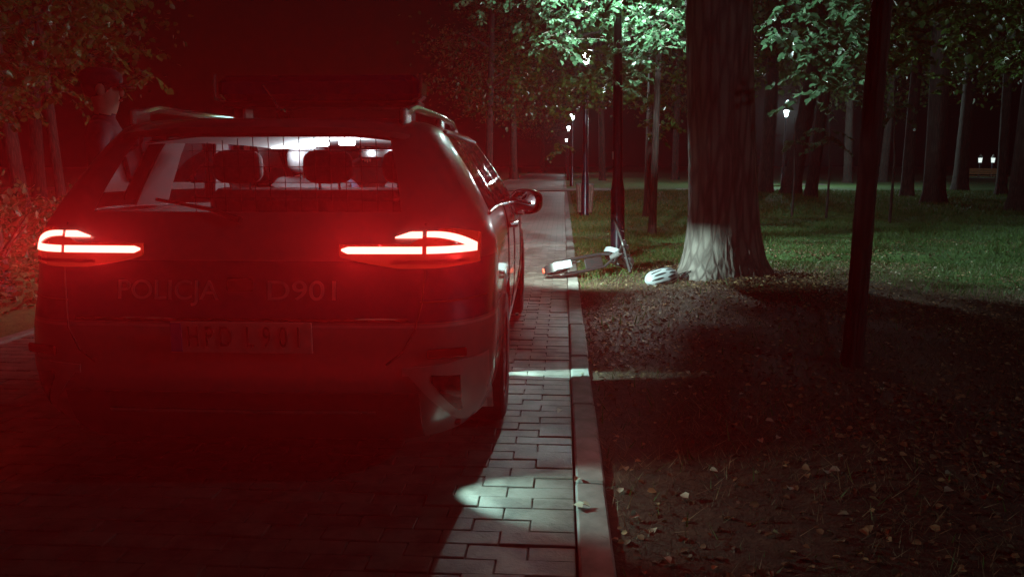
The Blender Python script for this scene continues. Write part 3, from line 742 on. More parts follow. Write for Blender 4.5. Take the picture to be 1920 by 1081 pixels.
def half_outline(z):
    yr, yf, w, rx, ry = prm(z); P = []
    for i in range(NR + 1): x = (w - rx) * i / NR; P.append((x, rear_y(x, z)))
    for i in range(1, NC + 1):
        t = math.pi / 2 * i / NC; x = w - rx + rx * math.sin(t); P.append((side_x(x, 0) if False else x, yr + BOW * (x / w) ** 2 + ry * (1 - math.cos(t))))
    ya = P[-1][1]; fr = .5 if z < 1 else .3; yb = max(ya + .2, yf - fr)
    for i in range(1, NS + 1): y = ya + (yb - ya) * i / NS; P.append((side_x(w, y), y))
    wb = P[-1][0]; fx = min(.3, wb * .6)
    for i in range(1, NF + 1): t = math.pi / 2 * i / NF; P.append((wb - fx + fx * math.cos(t), yb + (yf - yb) * math.sin(t) * .8))
    for i in range(1, 9): x = (wb - fx) * (1 - i / 8); P.append((x, yb + (yf - yb) * (.8 + .2 * (1 - (x / wb) ** 2))))
    return P
ZS = sorted(set([round(z, 4) for z in list(np.arange(.20, 1.04, .0336)) + [1.04] + list(np.arange(1.04, 1.36, .02)) + [1.36, 1.378, 1.395, 1.408, 1.42, 1.428, 1.435, 1.44]]))
OUT = [half_outline(z) for z in ZS]; NP = len(OUT[0])
WH = [(.97, .325), (3.62, .325)]; AR = .365
def region(i, j):
    """which piece a face of the half shell belongs to: z-row i, column j"""
    z = (ZS[i] + ZS[i + 1]) / 2
    if 1.05 < z < 1.35 and j < NR - 1: return 'rear'
    s = j - NR - NC
    if 1.04 < z < 1.36 and 0 <= s < NS:
        f = (s + .5) / NS
        if .03 < f < .22: return 'quarter'
        if .25 < f < .55: return 'back'
        if .585 < f < .965: return 'front'
    if 1.05 < z < 1.36 and s >= NS + 4: return 'screen'
    return 'body'
def zdrop(y, z):
    b_ = max(0, 1 - ((z - 1.04) / (.36 if z > 1.04 else .5)) ** 2); t = min(1, max(0, (y - 1.0) / 2.2)); return -.085 * t * b_
def shell(side):
    V = []
    for i, z in enumerate(ZS):
        for (x, y) in OUT[i]: V.append([x * side, y, z + zdrop(y, z)])
    return V
pieces = {}
car = empty('patrol_car', CAR, CAR_YAW, 'silver and blue police estate car with glowing red tail lamps, seen from behind', 'car')
for side in (1, -1):
    V = shell(side); inside = set(); arch = {}
    for k, v in enumerate(V):
        if abs(v[0]) > .5:
            for wy, wz in WH:
                d = math.hypot(v[1] - wy, v[2] - wz)
                if d < AR: arch[k] = (wy, wz, d)
    faces = {}
    for i in range(len(ZS) - 1):
        for j in range(NP - 1):
            a = i * NP + j; qd = (a, a + 1, a + NP + 1, a + NP)
            if all(k in arch for k in qd): continue
            faces.setdefault(region(i, j), []).append(qd if side > 0 else qd[::-1])
    for k, (wy, wz, d) in arch.items():
        dy, dz = V[k][1] - wy, V[k][2] - wz; d = max(d, 1e-4); s = AR / d
        V[k][1] = wy + dy * s; V[k][2] = wz + dz * s; V[k][0] *= 1.012
    for rn, fs in faces.items():
        used = sorted({k for f in fs for k in f}); mp = {k: n for n, k in enumerate(used)}
        pieces.setdefault(rn, []).append(([V[k] for k in used], [tuple(mp[k] for k in f) for f in fs]))
import bmesh
def weld(name, parts, mat, parent, smooth='full'):
    mb = MB()
    for vs_, fs_ in parts: mb.add(vs_, fs_)
    me = mb.mesh(name); bm = bmesh.new(); bm.from_mesh(me); bmesh.ops.remove_doubles(bm, verts=bm.verts, dist=.0008); bm.to_mesh(me); bm.free()
    return link(name, me, mat, parent, smooth)
body = weld('body', pieces['body'], M['car'], car)
rg = weld('rear_window', pieces['rear'], M['glass_dark'], car)
weld('windscreen', pieces['screen'], M['glass'], car)
for nm in ('quarter', 'back', 'front'):
    for pt in pieces[nm]: weld({'quarter': 'quarter_window', 'back': 'rear_door_window', 'front': 'front_door_window'}[nm], [pt], M['glass'], car)
# window rubber / chrome strips along the belt and roof of the side glass
def side_pt(f, z, side, out=.004):
    P = half_outline(z); j = NR + NC + f * NS; i = int(j); t = j - i
    x = P[i][0] * (1 - t) + P[i + 1][0] * t; y = P[i][1] * (1 - t) + P[i + 1][1] * t
    return Vector(((x + out) * side, y, z + zdrop(y, z)))
for side in (1, -1):
    MB().tube([side_pt(f, 1.037, side) for f in np.linspace(.0, .97, 30)], .008, 6).build('belt_strip', M['silver'], car, True)
    MB().tube([side_pt(f, 1.368, side) for f in np.linspace(.0, .97, 30)], .009, 6).build('drip_strip', M['gloss_black'], car, True)
    for f0 in (.235, .5675):
        rows = [[side_pt(f0 + df, z, side, .002) for df in (-.017, .017)] for z in np.linspace(1.045, 1.36, 7)]
        MB().plate(rows, .006, (side, 0, 0)).build('window_pillar', M['gloss_black'], car)
    for (yy, z0, z1) in ((2.02, .34, 1.03), (3.02, .34, 1.03), (1.30, .62, 1.03)):
        pts = []
        for z in np.linspace(z0, z1, 12):
            yr, yf, w, rx, ry = prm(z); y = yy + (.10 * ((z - .6) / .4) ** 2 if yy < 1.5 else 0); pts.append(Vector(((side_x(w, y) + .0005) * side, y, z)))
        MB().tube(pts, .0035, 5, sx=1).build('door_seam', M['trim'], car)
    for yy in (1.62, 2.62):
        x = side_x(prm(.90)[2], yy)
        h = MB().tube([Vector(((x + a) * side, yy + b_, .905)) for a, b_ in ((.0, -.09), (.03, -.07), (.034, 0), (.03, .07), (0, .09))], [.014, .016, .016, .016, .012], 8).build('door_handle', M['silver'], car, True)
    mbs = MB(); pts = [[Vector(((side_x(prm(z)[2], y) + (.012 if z > .3 else .004)) * side, y, z)) for z in (.25, .30, .36)] for y in np.linspace(1.36, 3.22, 14)]
    mbs.plate(pts, .02, (side, 0, 0)).build('sill_trim', M['trim'], car, True)
    # roof rails
    pts = [Vector(((.545 + .03 * math.sin(t * 3.14)) * side, .42 + 1.75 * t, 1.418 + .05 * max(0, min(1, math.sin(t * 3.1415) * 2.6)) ** .8)) for t in np.linspace(0, 1, 26)]
    MB().tube(pts, [.012] + [.017] * 24 + [.012], 8, sx=1.0).build('roof_rail', M['silver'], car, True)
    for t in (.03, .5, .97):
        p_ = Vector(((.545 + .03 * math.sin(t * 3.14)) * side, .42 + 1.75 * t, 1.42)); MB().box(p_, (.03, .13, .07), ch=.01).build('rail_foot', M['silver'], car)
# underbody, wheel wells, floor
mb = MB(); mb.box((0, 2.3, .26), (1.5, 3.9, .07)); mb.box((0, .5, .32), (1.3, .5, .12)); mb.box((0, 2.3, .30), (1.02, 4.1, .1))
for side in (1, -1):
    for wy, wz in WH:
        n = 18; rows = [[Vector((side * x, wy + (AR + .02) * math.cos(a), wz + (AR + .02) * math.sin(a))) for x in (.60, .885)] for a in np.linspace(-.15, math.pi + .15, n)]
        mb.plate(rows, .01, (0, 0, 1))
        mb.box((side * .595, wy, .46), (.02, .8, .5))
mb.build('underbody', M['trim'], car)
# wheels
def wheel(side, wy):
    wroot = bpy.data.objects.new('wheel', None); COL.objects.link(wroot); wroot.parent = car; wroot.location = (side * .825, wy, .325); wroot.empty_display_size = .1
    Rm = Matrix.Rotation(rad(90) * side, 3, 'Y')
    MB().lathe([(.205, -.10), (.29, -.105), (.318, -.09), (.325, -.05), (.325, .05), (.318, .09), (.29, .105), (.205, .10)], 40, Rm, close=True).build('tyre', M['tyre'], wroot, True)
    mb = MB(); mb.lathe([(.21, -.085), (.208, .085), (.19, .092), (.18, .08), (.185, -.08)], 40, Rm, close=True); mb.lathe([(.001, .06), (.05, .062), (.055, .03), (.001, .03)], 20, Rm)
    for k in range(5):
        a = k * 2 * math.pi / 5
        for da in (-.16, .16):
            mb.tube([Rm @ Vector((.04 * math.cos(a), .04 * math.sin(a), .055)), Rm @ Vector((.19 * math.cos(a + da), .19 * math.sin(a + da), .075))], [.018, .016], 6)
    mb.build('rim', M['rim'], wroot, True)
    MB().lathe([(.001, .02), (.15, .02), (.15, -.0), (.001, .0)], 24, Rm).build('brake_disc', M['trim'], wroot)
for side in (1, -1):
    for wy, wz in WH: wheel(side, wy)
# ---- rear end furniture, shaped on the body surface
def rp(x, z, out=.004): return Vector((x, rear_y(x, z) - out, z))
def patch(name, poly_fn, xs, out, thick, mat, parent, smooth=True):
    """poly_fn(x) -> (z0, z1); a plate following the tail surface"""
    rows = []
    for x in xs:
        z0, z1 = poly_fn(x); rows.append([rp(x, z0 + (z1 - z0) * t, out) for t in np.linspace(0, 1, 6)])
    return MB().plate(rows, thick, (0, -1, 0)).build(name, mat, parent, smooth)
TL_Z = .925
for side in (1, -1):
    xs = np.linspace(.365, .868, 34)
    def lens(x):
        t = (x - .365) / .503
        top = TL_Z + .022 + .055 * max(0, min(1, (t - .52) / .22)) ** .8 * (1 - .45 * max(0, (t - .72) / .28) ** 2)
        bot = TL_Z - .020 - .046 * min(1, t * 2.3) ** .7 * (1 - .25 * max(0, (t - .7) / .3))
        return bot, top
    ln = patch('tail_lamp', lens, [x * side for x in xs] if side > 0 else [-x for x in xs], .006, .03, M['tail_lens'], car) if False else None
    rows = []
    for x in xs:
        z0, z1 = lens(x); rows.append([rp(x * side, z0 + (z1 - z0) * t, .007) for t in np.linspace(0, 1, 6)])
    ln = MB().plate(rows, .03, (0, -1, 0)).build('tail_lamp', M['tail_lens'], car, True)
    def bar(a, b_, zf):
        rows = []
        for x in np.linspace(a, b_, 14):
            z0, z1 = zf(x); rows.append([rp(x * side, z, .013) for z in np.linspace(z0, z1, 3)])
        return MB().plate(rows, .006, (0, -1, 0)).build('light_bar', M['tail_bar'], ln, True)
    tip = lambda x: min(1, (x - .375) / .03 + .25)
    bar(.375, .668, lambda x: (TL_Z + .002 - .014 * tip(x), TL_Z + .002 + .011 * min(1, tip(x) * 1.2)))
    bar(.684, .858, lambda x: (TL_Z - .012, TL_Z + .013))
    ztop = lambda x: TL_Z + .062 - .050 * max(0, (x - .70) / .158) ** 2.2
    bar(.684, .858, lambda x: (ztop(x) - .014 - .010 * ((x - .684) / .174), ztop(x) + .005))
    bar(.570, .668, lambda x: (TL_Z + .044, TL_Z + .047 + .020 * min(1, (x - .565) / .06)))
    rows = [[rp(x * side, z, .012) for z in (TL_Z - .05, TL_Z - .043, TL_Z - .036)] for x in np.linspace(.55, .83, 10)]
    MB().plate(rows, .004, (0, -1, 0)).build('reverse_lens', M['reflector'], ln, True)
    # outer vertical corner seam, tailgate cut line
    MB().tube([rp(x * side, z, -.0005) for x, z in ((.676, 1.02), (.676, .83), (.668, .74), (.645, .64), (.60, .56), (.54, .515))], .0045, 5).build('tailgate_seam', M['trim'], car)
    MB().tube([rp(x * side, .735 + .02 * (x - .6), -.0005) for x in np.linspace(.66, .89, 12)], .004, 5).build('bumper_seam', M['trim'], car)
    # bumper corner: pale moulded panel with a dark three-sided vent
    rows = []
    for x in np.linspace(.60, .90, 14):
        t = (x - .60) / .30; zb = max(.225, .475 - 1.25 * max(0, x - .625)); zt = .505 + .02 * t
        rows.append([rp(x * side, zb + (zt - zb) * q_, .007) for q_ in np.linspace(0, 1, 7)])
    MB().plate(rows, .012, (0, -1, 0)).build('corner_panel', M['corner'], car, True)
    rows = []
    for x in np.linspace(.705, .805, 10):
        t = (x - .705) / .10; zt = .478 - .012 * t; zb = max(.30 + .02 * t, .452 - 1.55 * (x - .705))
        rows.append([rp(x * side, zb + (zt - zb) * q_, .012) for q_ in np.linspace(0, 1, 5)])
    MB().plate(rows, .004, (0, -1, 0)).build('corner_vent', M['gloss_black'], car, True)
    MB().box(rp(.76 * side, .555, .008), (.15, .012, .035), Matrix.Rotation(rad(22 * side), 3, 'Z'), ch=.005).build('reflector', M['reflector'], car)
# lower black valance
rows = [[rp(x, z, .012) for z in np.linspace(.205, .41, 6)] for x in np.linspace(-.66, .66, 26)]
MB().plate(rows, .02, (0, -1, 0)).build('rear_valance', M['trim'], car, True)
rows = [[rp(x, z, .018) for z in (.330, .335, .342)] for x in np.linspace(-.5, .5, 20)]
MB().plate(rows, .006, (0, -1, 0)).build('valance_strip', M['silver'], car, True)
MB().tube([rp(x, .675, .0) for x in np.linspace(-.62, .62, 24)], .006, 6).build('tailgate_fold', M['gloss_black'], car, True)
rows = [[rp(x, z, -.006 + .004) for z in np.linspace(.545, .70, 5)] for x in np.linspace(-.42, .42, 16)]
MB().plate(rows, .004, (0, -1, 0)).build('plate_recess', M['trim'], car, True)
def text_mesh(body_, size, extrude=.0015):
    cu = bpy.data.curves.new('txt', 'FONT'); cu.body = body_; cu.size = size; cu.extrude = extrude; cu.align_x = 'CENTER'; cu.align_y = 'CENTER'
    ob = bpy.data.objects.new('txt', cu); COL.objects.link(ob); bpy.context.view_layer.update()
    me = bpy.data.meshes.new_from_object(ob.evaluated_get(bpy.context.evaluated_depsgraph_get())); bpy.data.objects.remove(ob); return me
def text_on_rear(body_, size, x, z, width, mat, parent, name, out=.003, follow=True):
    me = text_mesh(body_, size); xs = [v.co.x for v in me.vertices]; sc = width / (max(xs) - min(xs))
    for v in me.vertices:
        X = x + v.co.x * sc; Z = z + v.co.y; v.co = (X, (rear_y(X, Z) if follow else rear_y(x, z)) - out - v.co.z, Z)
    return link(name, me, mat, parent)
y0 = min(rear_y(0, z) for z in (.56, .68)) - .012
npl = MB().box((.02, y0, .617), (.52, .006, .114), ch=.002).build('number_plate', M['plate'], car)
MB().box((-.218, y0 - .0042, .617), (.04, .003, .106)).build('plate_band', M['plate_blue'], npl)
for ch, xc in zip('HPDL901', (-.155, -.095, -.035, .055, .115, .175, .23)):
    me = text_mesh(ch, .108); xs_ = [v.co.x for v in me.vertices]; sc_ = .62; mx_ = (max(xs_) + min(xs_)) / 2
    for v in me.vertices: v.co = (xc + (v.co.x - mx_) * sc_, y0 - .0048 - v.co.z, .617 + v.co.y)
    link('plate_letter', me, M['plate_ink'], npl)
text_on_rear('POLICJA', .10, -.275, .775, .38, M['letters'], car, 'tailgate_lettering')
text_on_rear('D901', .10, .235, .775, .25, M['letters'], car, 'tailgate_lettering')
MB().box((.0, rear_y(0, .80) - .008, .80), (.10, .012, .05), ch=.006).build('badge', M['gloss_black'], car)
# spoiler, antenna, wiper
rows = [[Vector((x, rear_y(x, 1.385) - .11 + .05 * (x / .6) ** 2 + .17 * t, 1.375 + .028 * math.sin(t * 1.8) + .012 * t - .03 * (x / .6) ** 4)) for t in np.linspace(0, 1, 7)] for x in np.linspace(-.58, .58, 25)]
sp_ = MB().plate(rows, .022, (0, 0, 1)).build('spoiler', M['car'], car, True)
MB().tube([(0, .62, 1.425), (0, .60, 1.445), (0, .56, 1.455)], [.03, .024, .01], 8).build('antenna_foot', M['gloss_black'], car, True)
MB().tube([(0, .585, 1.45), (-.004, .50, 1.505), (-.01, .42, 1.545)], [.006, .004, .003], 6).build('antenna', M['silver'], car, True)
MB().tube([rp(.0, 1.03, .02), rp(-.12, 1.07, .024), rp(-.34, 1.105, .022)], [.014, .008, .006], 6).build('rear_wiper', M['trim'], car, True)
# roof light bar
lb = MB(); lb.box((0, 1.25, 1.60), (1.0, .26, .12), ch=.03); lbo = lb.build('light_bar_housing', M['lightbar'], car, True)
mb = MB(); mb.box((0, 1.25, 1.525), (.98, .2, .03), ch=.006)
for s in (-1, 1): mb.box((s * .42, 1.25, 1.47), (.06, .12, .10), ch=.01)
mb.build('light_bar_mount', M['trim'], car)
for s in (-1, 1): MB().tube([(s * .503, 1.125, 1.665), (s * .507, 1.12, 1.62), (s * .505, 1.12, 1.55), (s * .46, 1.12, 1.535)], .008, 6).build('light_bar_end', M['silver'], lbo, True)
# wing mirrors
MIR = {}
for side in (1, -1):
    c = Vector((side * .965, 2.74, .972))
    Rm_ = Matrix.Rotation(rad(-35 * side), 3, 'Z'); hm_ = MB().ell((0, 0, 0), (.124, .105, .088), 26, 16, .72)
    hm_.v = [tuple(c + Rm_ @ Vector((v_[0], max(v_[1], -.002) , v_[2]))) for v_ in hm_.v]
    hs = hm_.build('wing_mirror', M['gloss_black'], car, True)
    MB().tube([(side * .85, 2.80, .94), (side * .90, 2.80, .935), (side * .94, 2.79, .935)], [.03, .024, .028], 8).build('mirror_arm', M['trim'], hs, True)
    # convex mirror glass looking back and towards the driver
    n = Vector((-side * math.sin(rad(35)), -math.cos(rad(35)), .185)).normalized()
    u = Vector((0, 0, 1)).cross(n).normalized(); w = n.cross(u); rows = []
    for a in np.linspace(-1, 1, 15):
        row = []
        for b_ in np.linspace(-1, 1, 13):
            sx = a * .112; k = 1 - .32 * abs((a * side * 1 + 1) / 2) ** 3; sz = b_ * .074 * math.sqrt(max(.05, 1 - abs(a) ** 3.2)) * (1.05 if b_ < 0 else .98)
            row.append(c + n * .022 + u * sx + w * sz - n * ((sx * sx + sz * sz) / (2 * 1.1)))
        rows.append(row)
    MB().plate(rows, .004, tuple(n)).build('mirror_glass', M['mirror'], hs, True)
    fr = [rows[0][j] for j in range(13)] + [rows[i][12] for i in range(15)] + [rows[14][12 - j] for j in range(13)] + [rows[14 - i][0] for i in range(15)]
    MB().tube(fr + [fr[0]], .006, 5).build('mirror_rim', M['silver'], hs, True)
# ---- cabin
mb = MB(); mb.box((0, 1.95, .42), (1.35, 2.9, .03)); mb.box((0, .55, .62), (1.2, .7, .04)); mb.box((0, .22, .82), (1.25, .03, .36))
for s in (-1, 1): mb.box((s * .77, 1.8, .72), (.04, 2.6, .6))
mb.build('cabin_floor', M['cabin'], car)
rows = [[Vector((x, y, 1.385 - .05 * (x / .6) ** 2 - .02 * ((y - 1.4) / .9) ** 2)) for y in np.linspace(.52, 2.25, 14)] for x in np.linspace(-.56, .56, 13)]
MB().plate(rows, .006, (0, 0, 1)).build('headliner', M['liner'], car, True)
for s in (-1, 1):
    for f0, wd in ((.235, .06), (.57, .05)):
        rows = [[side_pt(f0 + df, z, s, -.03) for df in (-wd, wd)] for z in np.linspace(1.04, 1.36, 5)]
        MB().plate(rows, .01, (s, 0, 0)).build('pillar_trim', M['pillar'], car)
def seat(x, y, w, back_h, headrest, name='front_seat'):
    r = bpy.data.objects.new(name, None); COL.objects.link(r); r.parent = car; r.location = (x, y, .44); r.empty_display_size = .1
    MB().box((0, .24, .10), (w, .52, .20), ch=.05).build('cushion', M['seat'], r, True)
    Rb = Matrix.Rotation(rad(16), 3, 'X')
    MB().box((0, -.08, .16 + back_h / 2), (w, .13, back_h), Rb, ch=.045).build('backrest', M['seat'], r, True)
    for hx in headrest:
        yb = -.08 - math.tan(rad(16)) * (back_h / 2 + .12); zt = .16 + back_h
        MB().ell((hx, yb, zt + .10), (.125, .05, .085), 18, 10, .6).build('headrest', M['seat'], r, True)
        for s in (-1, 1): MB().tube([(hx + s * .05, yb + .03, zt - .04), (hx + s * .05, yb, zt + .06)], .007, 6).build('headrest_post', M['silver'], r, True)
    return r
seat(-.36, 2.28, .50, .56, [0]); seat(.36, 2.28, .50, .56, [0])
seat(0, 1.38, 1.22, .52, [-.44, .02, .42], 'rear_bench')
MB().box((0, 3.05, .82), (1.4, .5, .28), ch=.06).build('dashboard', M['cabin'], car, True)
Rw = Matrix.Rotation(rad(65), 3, 'X')
stw = MB(); stw.tube([Vector((-.36, 2.80, .90)) + Rw @ Vector((.185 * math.cos(a), .185 * math.sin(a), 0)) for a in np.linspace(0, 2 * math.pi, 33)], .014, 8, cap=False)
stw.tube([Vector((-.36, 2.80, .90)) + Rw @ Vector((-.18, 0, 0)), Vector((-.36, 2.80, .90)) + Rw @ Vector((.18, 0, 0))], .02, 6); stw.tube([Vector((-.36, 2.80, .90)), Vector((-.36, 3.0, .84))], .03, 8)
stw.build('steering_wheel', M['cabin'], car, True)
MB().box((0.0, 2.42, 1.30), (.24, .03, .07), ch=.012).build('rear_view_mirror', M['gloss_black'], car)
# wire partition behind the rear bench
pt_ = bpy.data.objects.new('partition', None); COL.objects.link(pt_); pt_.parent = car; pt_.location = (0, 1.04, 0); pt_.empty_display_size = .1
for i, x in enumerate(np.arange(-.60, .61, .075)):
    MB().tube([(x, 0, .9), (x, -.0, 1.375 - .05 * (x / .6) ** 2)], .0022, 5).build('wire', M['wire'], pt_)
for z in np.arange(.92, 1.36, .075):
    MB().tube([(-.62, .004, z), (.62, .004, z)], .0022, 5).build('wire', M['wire'], pt_)
# dome lamps
for k, px in enumerate((612, 661)):
    w = at(px, 265, 4.42) - CAR; x, y = w.x + .01, 1.75
    zt = 1.385 - .05 * (x / .6) ** 2 - .02 * ((y - 1.4) / .9) ** 2 - .012
    d = MB().box((x, y, zt - .018), (.085, .06, .03), ch=.008).build('dome_lamp', M['dome'], car)
    lamp('dome_light', 'POINT', P_DOME, (.92, .97, 1), d, (x, y + .02, zt - .05), size=.02)
d = MB().box((-.42, 2.0, 1.335), (.26, .07, .02), ch=.006).build('dome_lamp', M['dome'], car)
lamp('dome_light', 'POINT', P_DOME, (.95, 1, 1), d, (-.42, 2.0, 1.29), size=.03)
# head lamps with a cut-off shade
for side in (1, -1):
    r = bpy.data.objects.new('head_lamp', None); COL.objects.link(r); r.parent = car; r.location = (side * .60, 4.36, .70); r.empty_display_size = .1
    rows = [[Vector((side * (x - .60), -.14 - .42 * max(0, (x - .55) / .3) ** 2 + .38, z)) for z in (-.05, 0, .05)] for x in np.linspace(.38, .80, 12)]
    MB().plate(rows, .004, (0, 1, 0)).build('lens', M['lens_clear'], r, True)
for side in (1, -1):
    r = [o_ for o_ in car.children if o_.name.startswith('head_lamp')][0 if side > 0 else 1]
    # projector unit at the corner: hooded source that throws light forwards and down
    MB().lathe([(.004, .012), (.03, .006), (.08, -.0068), (.082, -.004), (.03, .012), (.004, .018)], 32, Matrix.Translation((side * .22, 0, 0)), close=True).build('beam_hood', M['trim'], r)
    lamp('low_beam', 'SPOT', P_HEAD, (.70, 1.0, .88), r, (side * .22, .0, 0), (rad(79), 0, rad(-26 * side)), size=.005, spot_size=rad(128), spot_blend=.5).scale = (1, .4, 1)
# tail lamp light (red, thrown backwards)
for side in (1, -1):
    for k, x in enumerate((.46, .76)):
        y = rear_y(x, TL_Z) - .03
        lamp('tail_light', 'SPOT', P_TAIL / 2, (1.0, .018, .020), car, (side * x, y, TL_Z), (rad(-100), 0, 0), size=.05, spot_size=rad(134), spot_blend=1.0).scale = (1, .40, 1)
    # wide red spot added round the corner to tint the ground
    lamp('corner_red_fill', 'SPOT', 10, (1.0, .05, .025), car, (side * .93, rear_y(.86, TL_Z) + .02, TL_Z), (rad(70), 0, rad(-105 * side)), size=.03, spot_size=rad(160), spot_blend=.8)
# lamps added under the right flank to make the pale paving patches
def aim(o_, d_):
    z_ = -Vector(d_).normalized(); x_ = Vector((0, 1, 0)).cross(z_).normalized(); y_ = z_.cross(x_)
    o_.rotation_euler = Matrix((x_, y_, z_)).transposed().to_euler()
for (x, y, z, tgt, P_, size_, scl, bl) in ((.95, 1.77, .36, (1.13, 1.77, 0), 40, 98, (1, .19, 1), .35), (.79, .10, .275, (1.10, .05, 0), 17, 112, (1, .5, 1), .45)):
    d = MB().box((x, y, z), (.02, .04, .012), ch=.003).build('added_patch_lamp', M['trim'], car)
    l_ = lamp('added_patch_light', 'SPOT', P_, (.52, 1.0, .90), d, (x + .016, y, z - .012), size=.008, spot_size=rad(size_), spot_blend=bl); aim(l_, Vector(tgt) - Vector((x, y, z))); l_.scale = scl
# ------------------------------------------------------------------ people
M['skin'] = simple('skin', (.45, .29, .22), .55, var=.08, scale=30)
M['navy'] = simple('navy_uniform', (.012, .015, .028), .8, var=.25, scale=50)
M['hair'] = simple('dark_hair', (.02, .015, .012), .7)
M['shoe'] = simple('black_boot', (.01, .01, .01), .5)
M['shirt_blue'] = simple('blue_shirt', (.12, .16, .26), .8)
def skin_body(J, E, root, subd=2):
    names = list(J); me = bpy.data.meshes.new('skel'); me.from_pydata([J[n][0] for n in names], [(names.index(a), names.index(b_)) for a, b_ in E], [])
    ob = bpy.data.objects.new('skel', me); COL.objects.link(ob)
    md = ob.modifiers.new('s', 'SKIN'); md.use_smooth_shade = True; md.branch_smoothing = .3
    for i, n in enumerate(names):
        sv = me.skin_vertices[0].data[i]; r = J[n][1]; sv.radius = r if isinstance(r, tuple) else (r, r); sv.use_root = (n == root)
    ob.modifiers.new('d', 'SUBSURF').levels = subd
    bpy.context.view_layer.update(); out = bpy.data.meshes.new_from_object(ob.evaluated_get(bpy.context.evaluated_depsgraph_get()))
    bpy.data.objects.remove(ob); out.materials.clear(); return out
def person(name, loc, rz, label, J, E, head, hands, feet, top_mat, cap=False):
    r = empty(name, loc, rz, label, 'person')
    me = skin_body(J, E, 'pelvis'); o = link('body', me, [top_mat, M['skin'], M['shoe']], r, 'full')
    hc = Vector(head)
    mi = []
    for p_ in me.polygons:
        c = p_.center; k = 0
        if c.z > hc.z - .135 and (c - hc).length < .28: k = 1
        for h in hands:
            if (c - Vector(h)).length < .10: k = 1
        for h in feet:
            if (c - Vector(h)).length < .16: k = 2
        mi.append(k)
    me.polygons.foreach_set('material_index', mi)
    # face: nose, ears, eyes, mouth; hair
    MB().ell(hc + Vector((.0, .090, -.012)), (.012, .018, .024), 10, 8).build('nose', M['skin'], o, True)
    for s in (-1, 1): MB().ell(hc + Vector((s * .082, .0, -.005)), (.012, .024, .034), 10, 8).build('ear', M['skin'], o, True)
    for s in (-1, 1): MB().ell(hc + Vector((s * .033, .082, .014)), (.008, .008, .005), 10, 8).build('eye', M['hair'], o, True)
    MB().ell(hc + Vector((0, .085, -.056)), (.026, .010, .007), 10, 6).build('mouth', simple('lips', (.3, .12, .1), .5), o, True)
    if cap: MB().ell(hc + Vector((0, -.022, .02)), (.086, .092, .08), 20, 12).build('hair', M['hair'], o, True)
    if cap:
        cp = MB().ell(hc + Vector((0, -.008, .062)), (.098, .112, .062), 22, 12, .85).build('cap', M['navy'], o, True)
        MB().plate([[hc + Vector((x, .095 + y * (1 - (x / .09) ** 2), .036 - .25 * y - .6 * x * x)) for y in np.linspace(0, .075, 5)] for x in np.linspace(-.085, .085, 11)], .004, (0, 0, 1)).build('visor', M['shoe'], cp, True)
    # five fingers on each hand
    for h, (dx, dy, dz) in zip(hands, getattr(person, 'fdir')):
        d = Vector((dx, dy, dz)).normalized(); side = Vector((0, 1, 0)) if abs(d.y) < .6 else Vector((1, 0, 0)); side = (side - d * side.dot(d)).normalized(); pn = d.cross(side)
        for k, L in enumerate((.065, .078, .083, .075)):
            b0 = Vector(h) + d * .045 + side * (-.027 + .018 * k)
            MB().tube([b0, b0 + d * L * .5 + pn * .004, b0 + d * L * .85 + pn * .018, b0 + d * L + pn * .032], [.009, .0085, .008, .006], 7).build('finger', M['skin'], o, True)
        b0 = Vector(h) + side * -.03
        MB().tube([b0, b0 - side * .025 + d * .02, b0 - side * .03 + d * .055], [.012, .011, .008], 7).build('thumb', M['skin'], o, True)
    return r
# standing officer beyond the left side of the car; local +y is where he faces
J = {'pelvis': ((0, 0, .93), (.155, .115)), 'waist': ((0, 0, 1.08), (.145, .11)), 'chest': ((0, .01, 1.28), (.175, .125)), 'collar': ((0, 0, 1.43), (.11, .085)), 'neck': ((0, .005, 1.50), .057), 'jaw': ((0, .025, 1.565), (.062, .075)), 'head': ((0, .012, 1.65), (.078, .095)), 'crown': ((0, 0, 1.725), (.055, .065)),
     'hipL': ((-.10, 0, .88), .10), 'kneeL': ((-.115, .02, .50), .066), 'calfL': ((-.12, .0, .34), .062), 'ankL': ((-.12, -.02, .10), .045), 'toeL': ((-.13, .12, .05), .045),
     'hipR': ((.10, 0, .88), .10), 'kneeR': ((.115, .02, .50), .066), 'calfR': ((.12, .0, .34), .062), 'ankR': ((.12, -.02, .10), .045), 'toeR': ((.13, .12, .05), .045),
     'shL': ((-.20, 0, 1.40), .068), 'elL': ((-.25, -.02, 1.12), .05), 'wrL': ((-.25, .06, .88), .034), 'haL': ((-.25, .08, .81), .038),
     'shR': ((.20, 0, 1.40), .068), 'elR': ((.25, .0, 1.12), .05), 'wrR': ((.22, .16, .95), .034), 'haR': ((.20, .21, .90), .038)}
E = [('pelvis', 'waist'), ('waist', 'chest'), ('chest', 'collar'), ('collar', 'neck'), ('neck', 'jaw'), ('jaw', 'head'), ('head', 'crown')]
for s in 'LR': E += [('pelvis', 'hip' + s), ('hip' + s, 'knee' + s), ('knee' + s, 'calf' + s), ('calf' + s, 'ank' + s), ('ank' + s, 'toe' + s), ('collar', 'sh' + s), ('sh' + s, 'el' + s), ('el' + s, 'wr' + s), ('wr' + s, 'ha' + s)]
person.fdir = [(0, .2, -1), (-.2, .6, -.7)]
OFF = at(192, 200, 4.3)
person('person', (OFF.x, 4.3, 0), rad(-70), 'person in dark uniform standing beyond the left side of the car', J, E, (0, .012, 1.645), [(-.25, .08, .81), (.20, .21, .90)], [(-.125, .06, .06), (.125, .06, .06)], M['navy'], True)
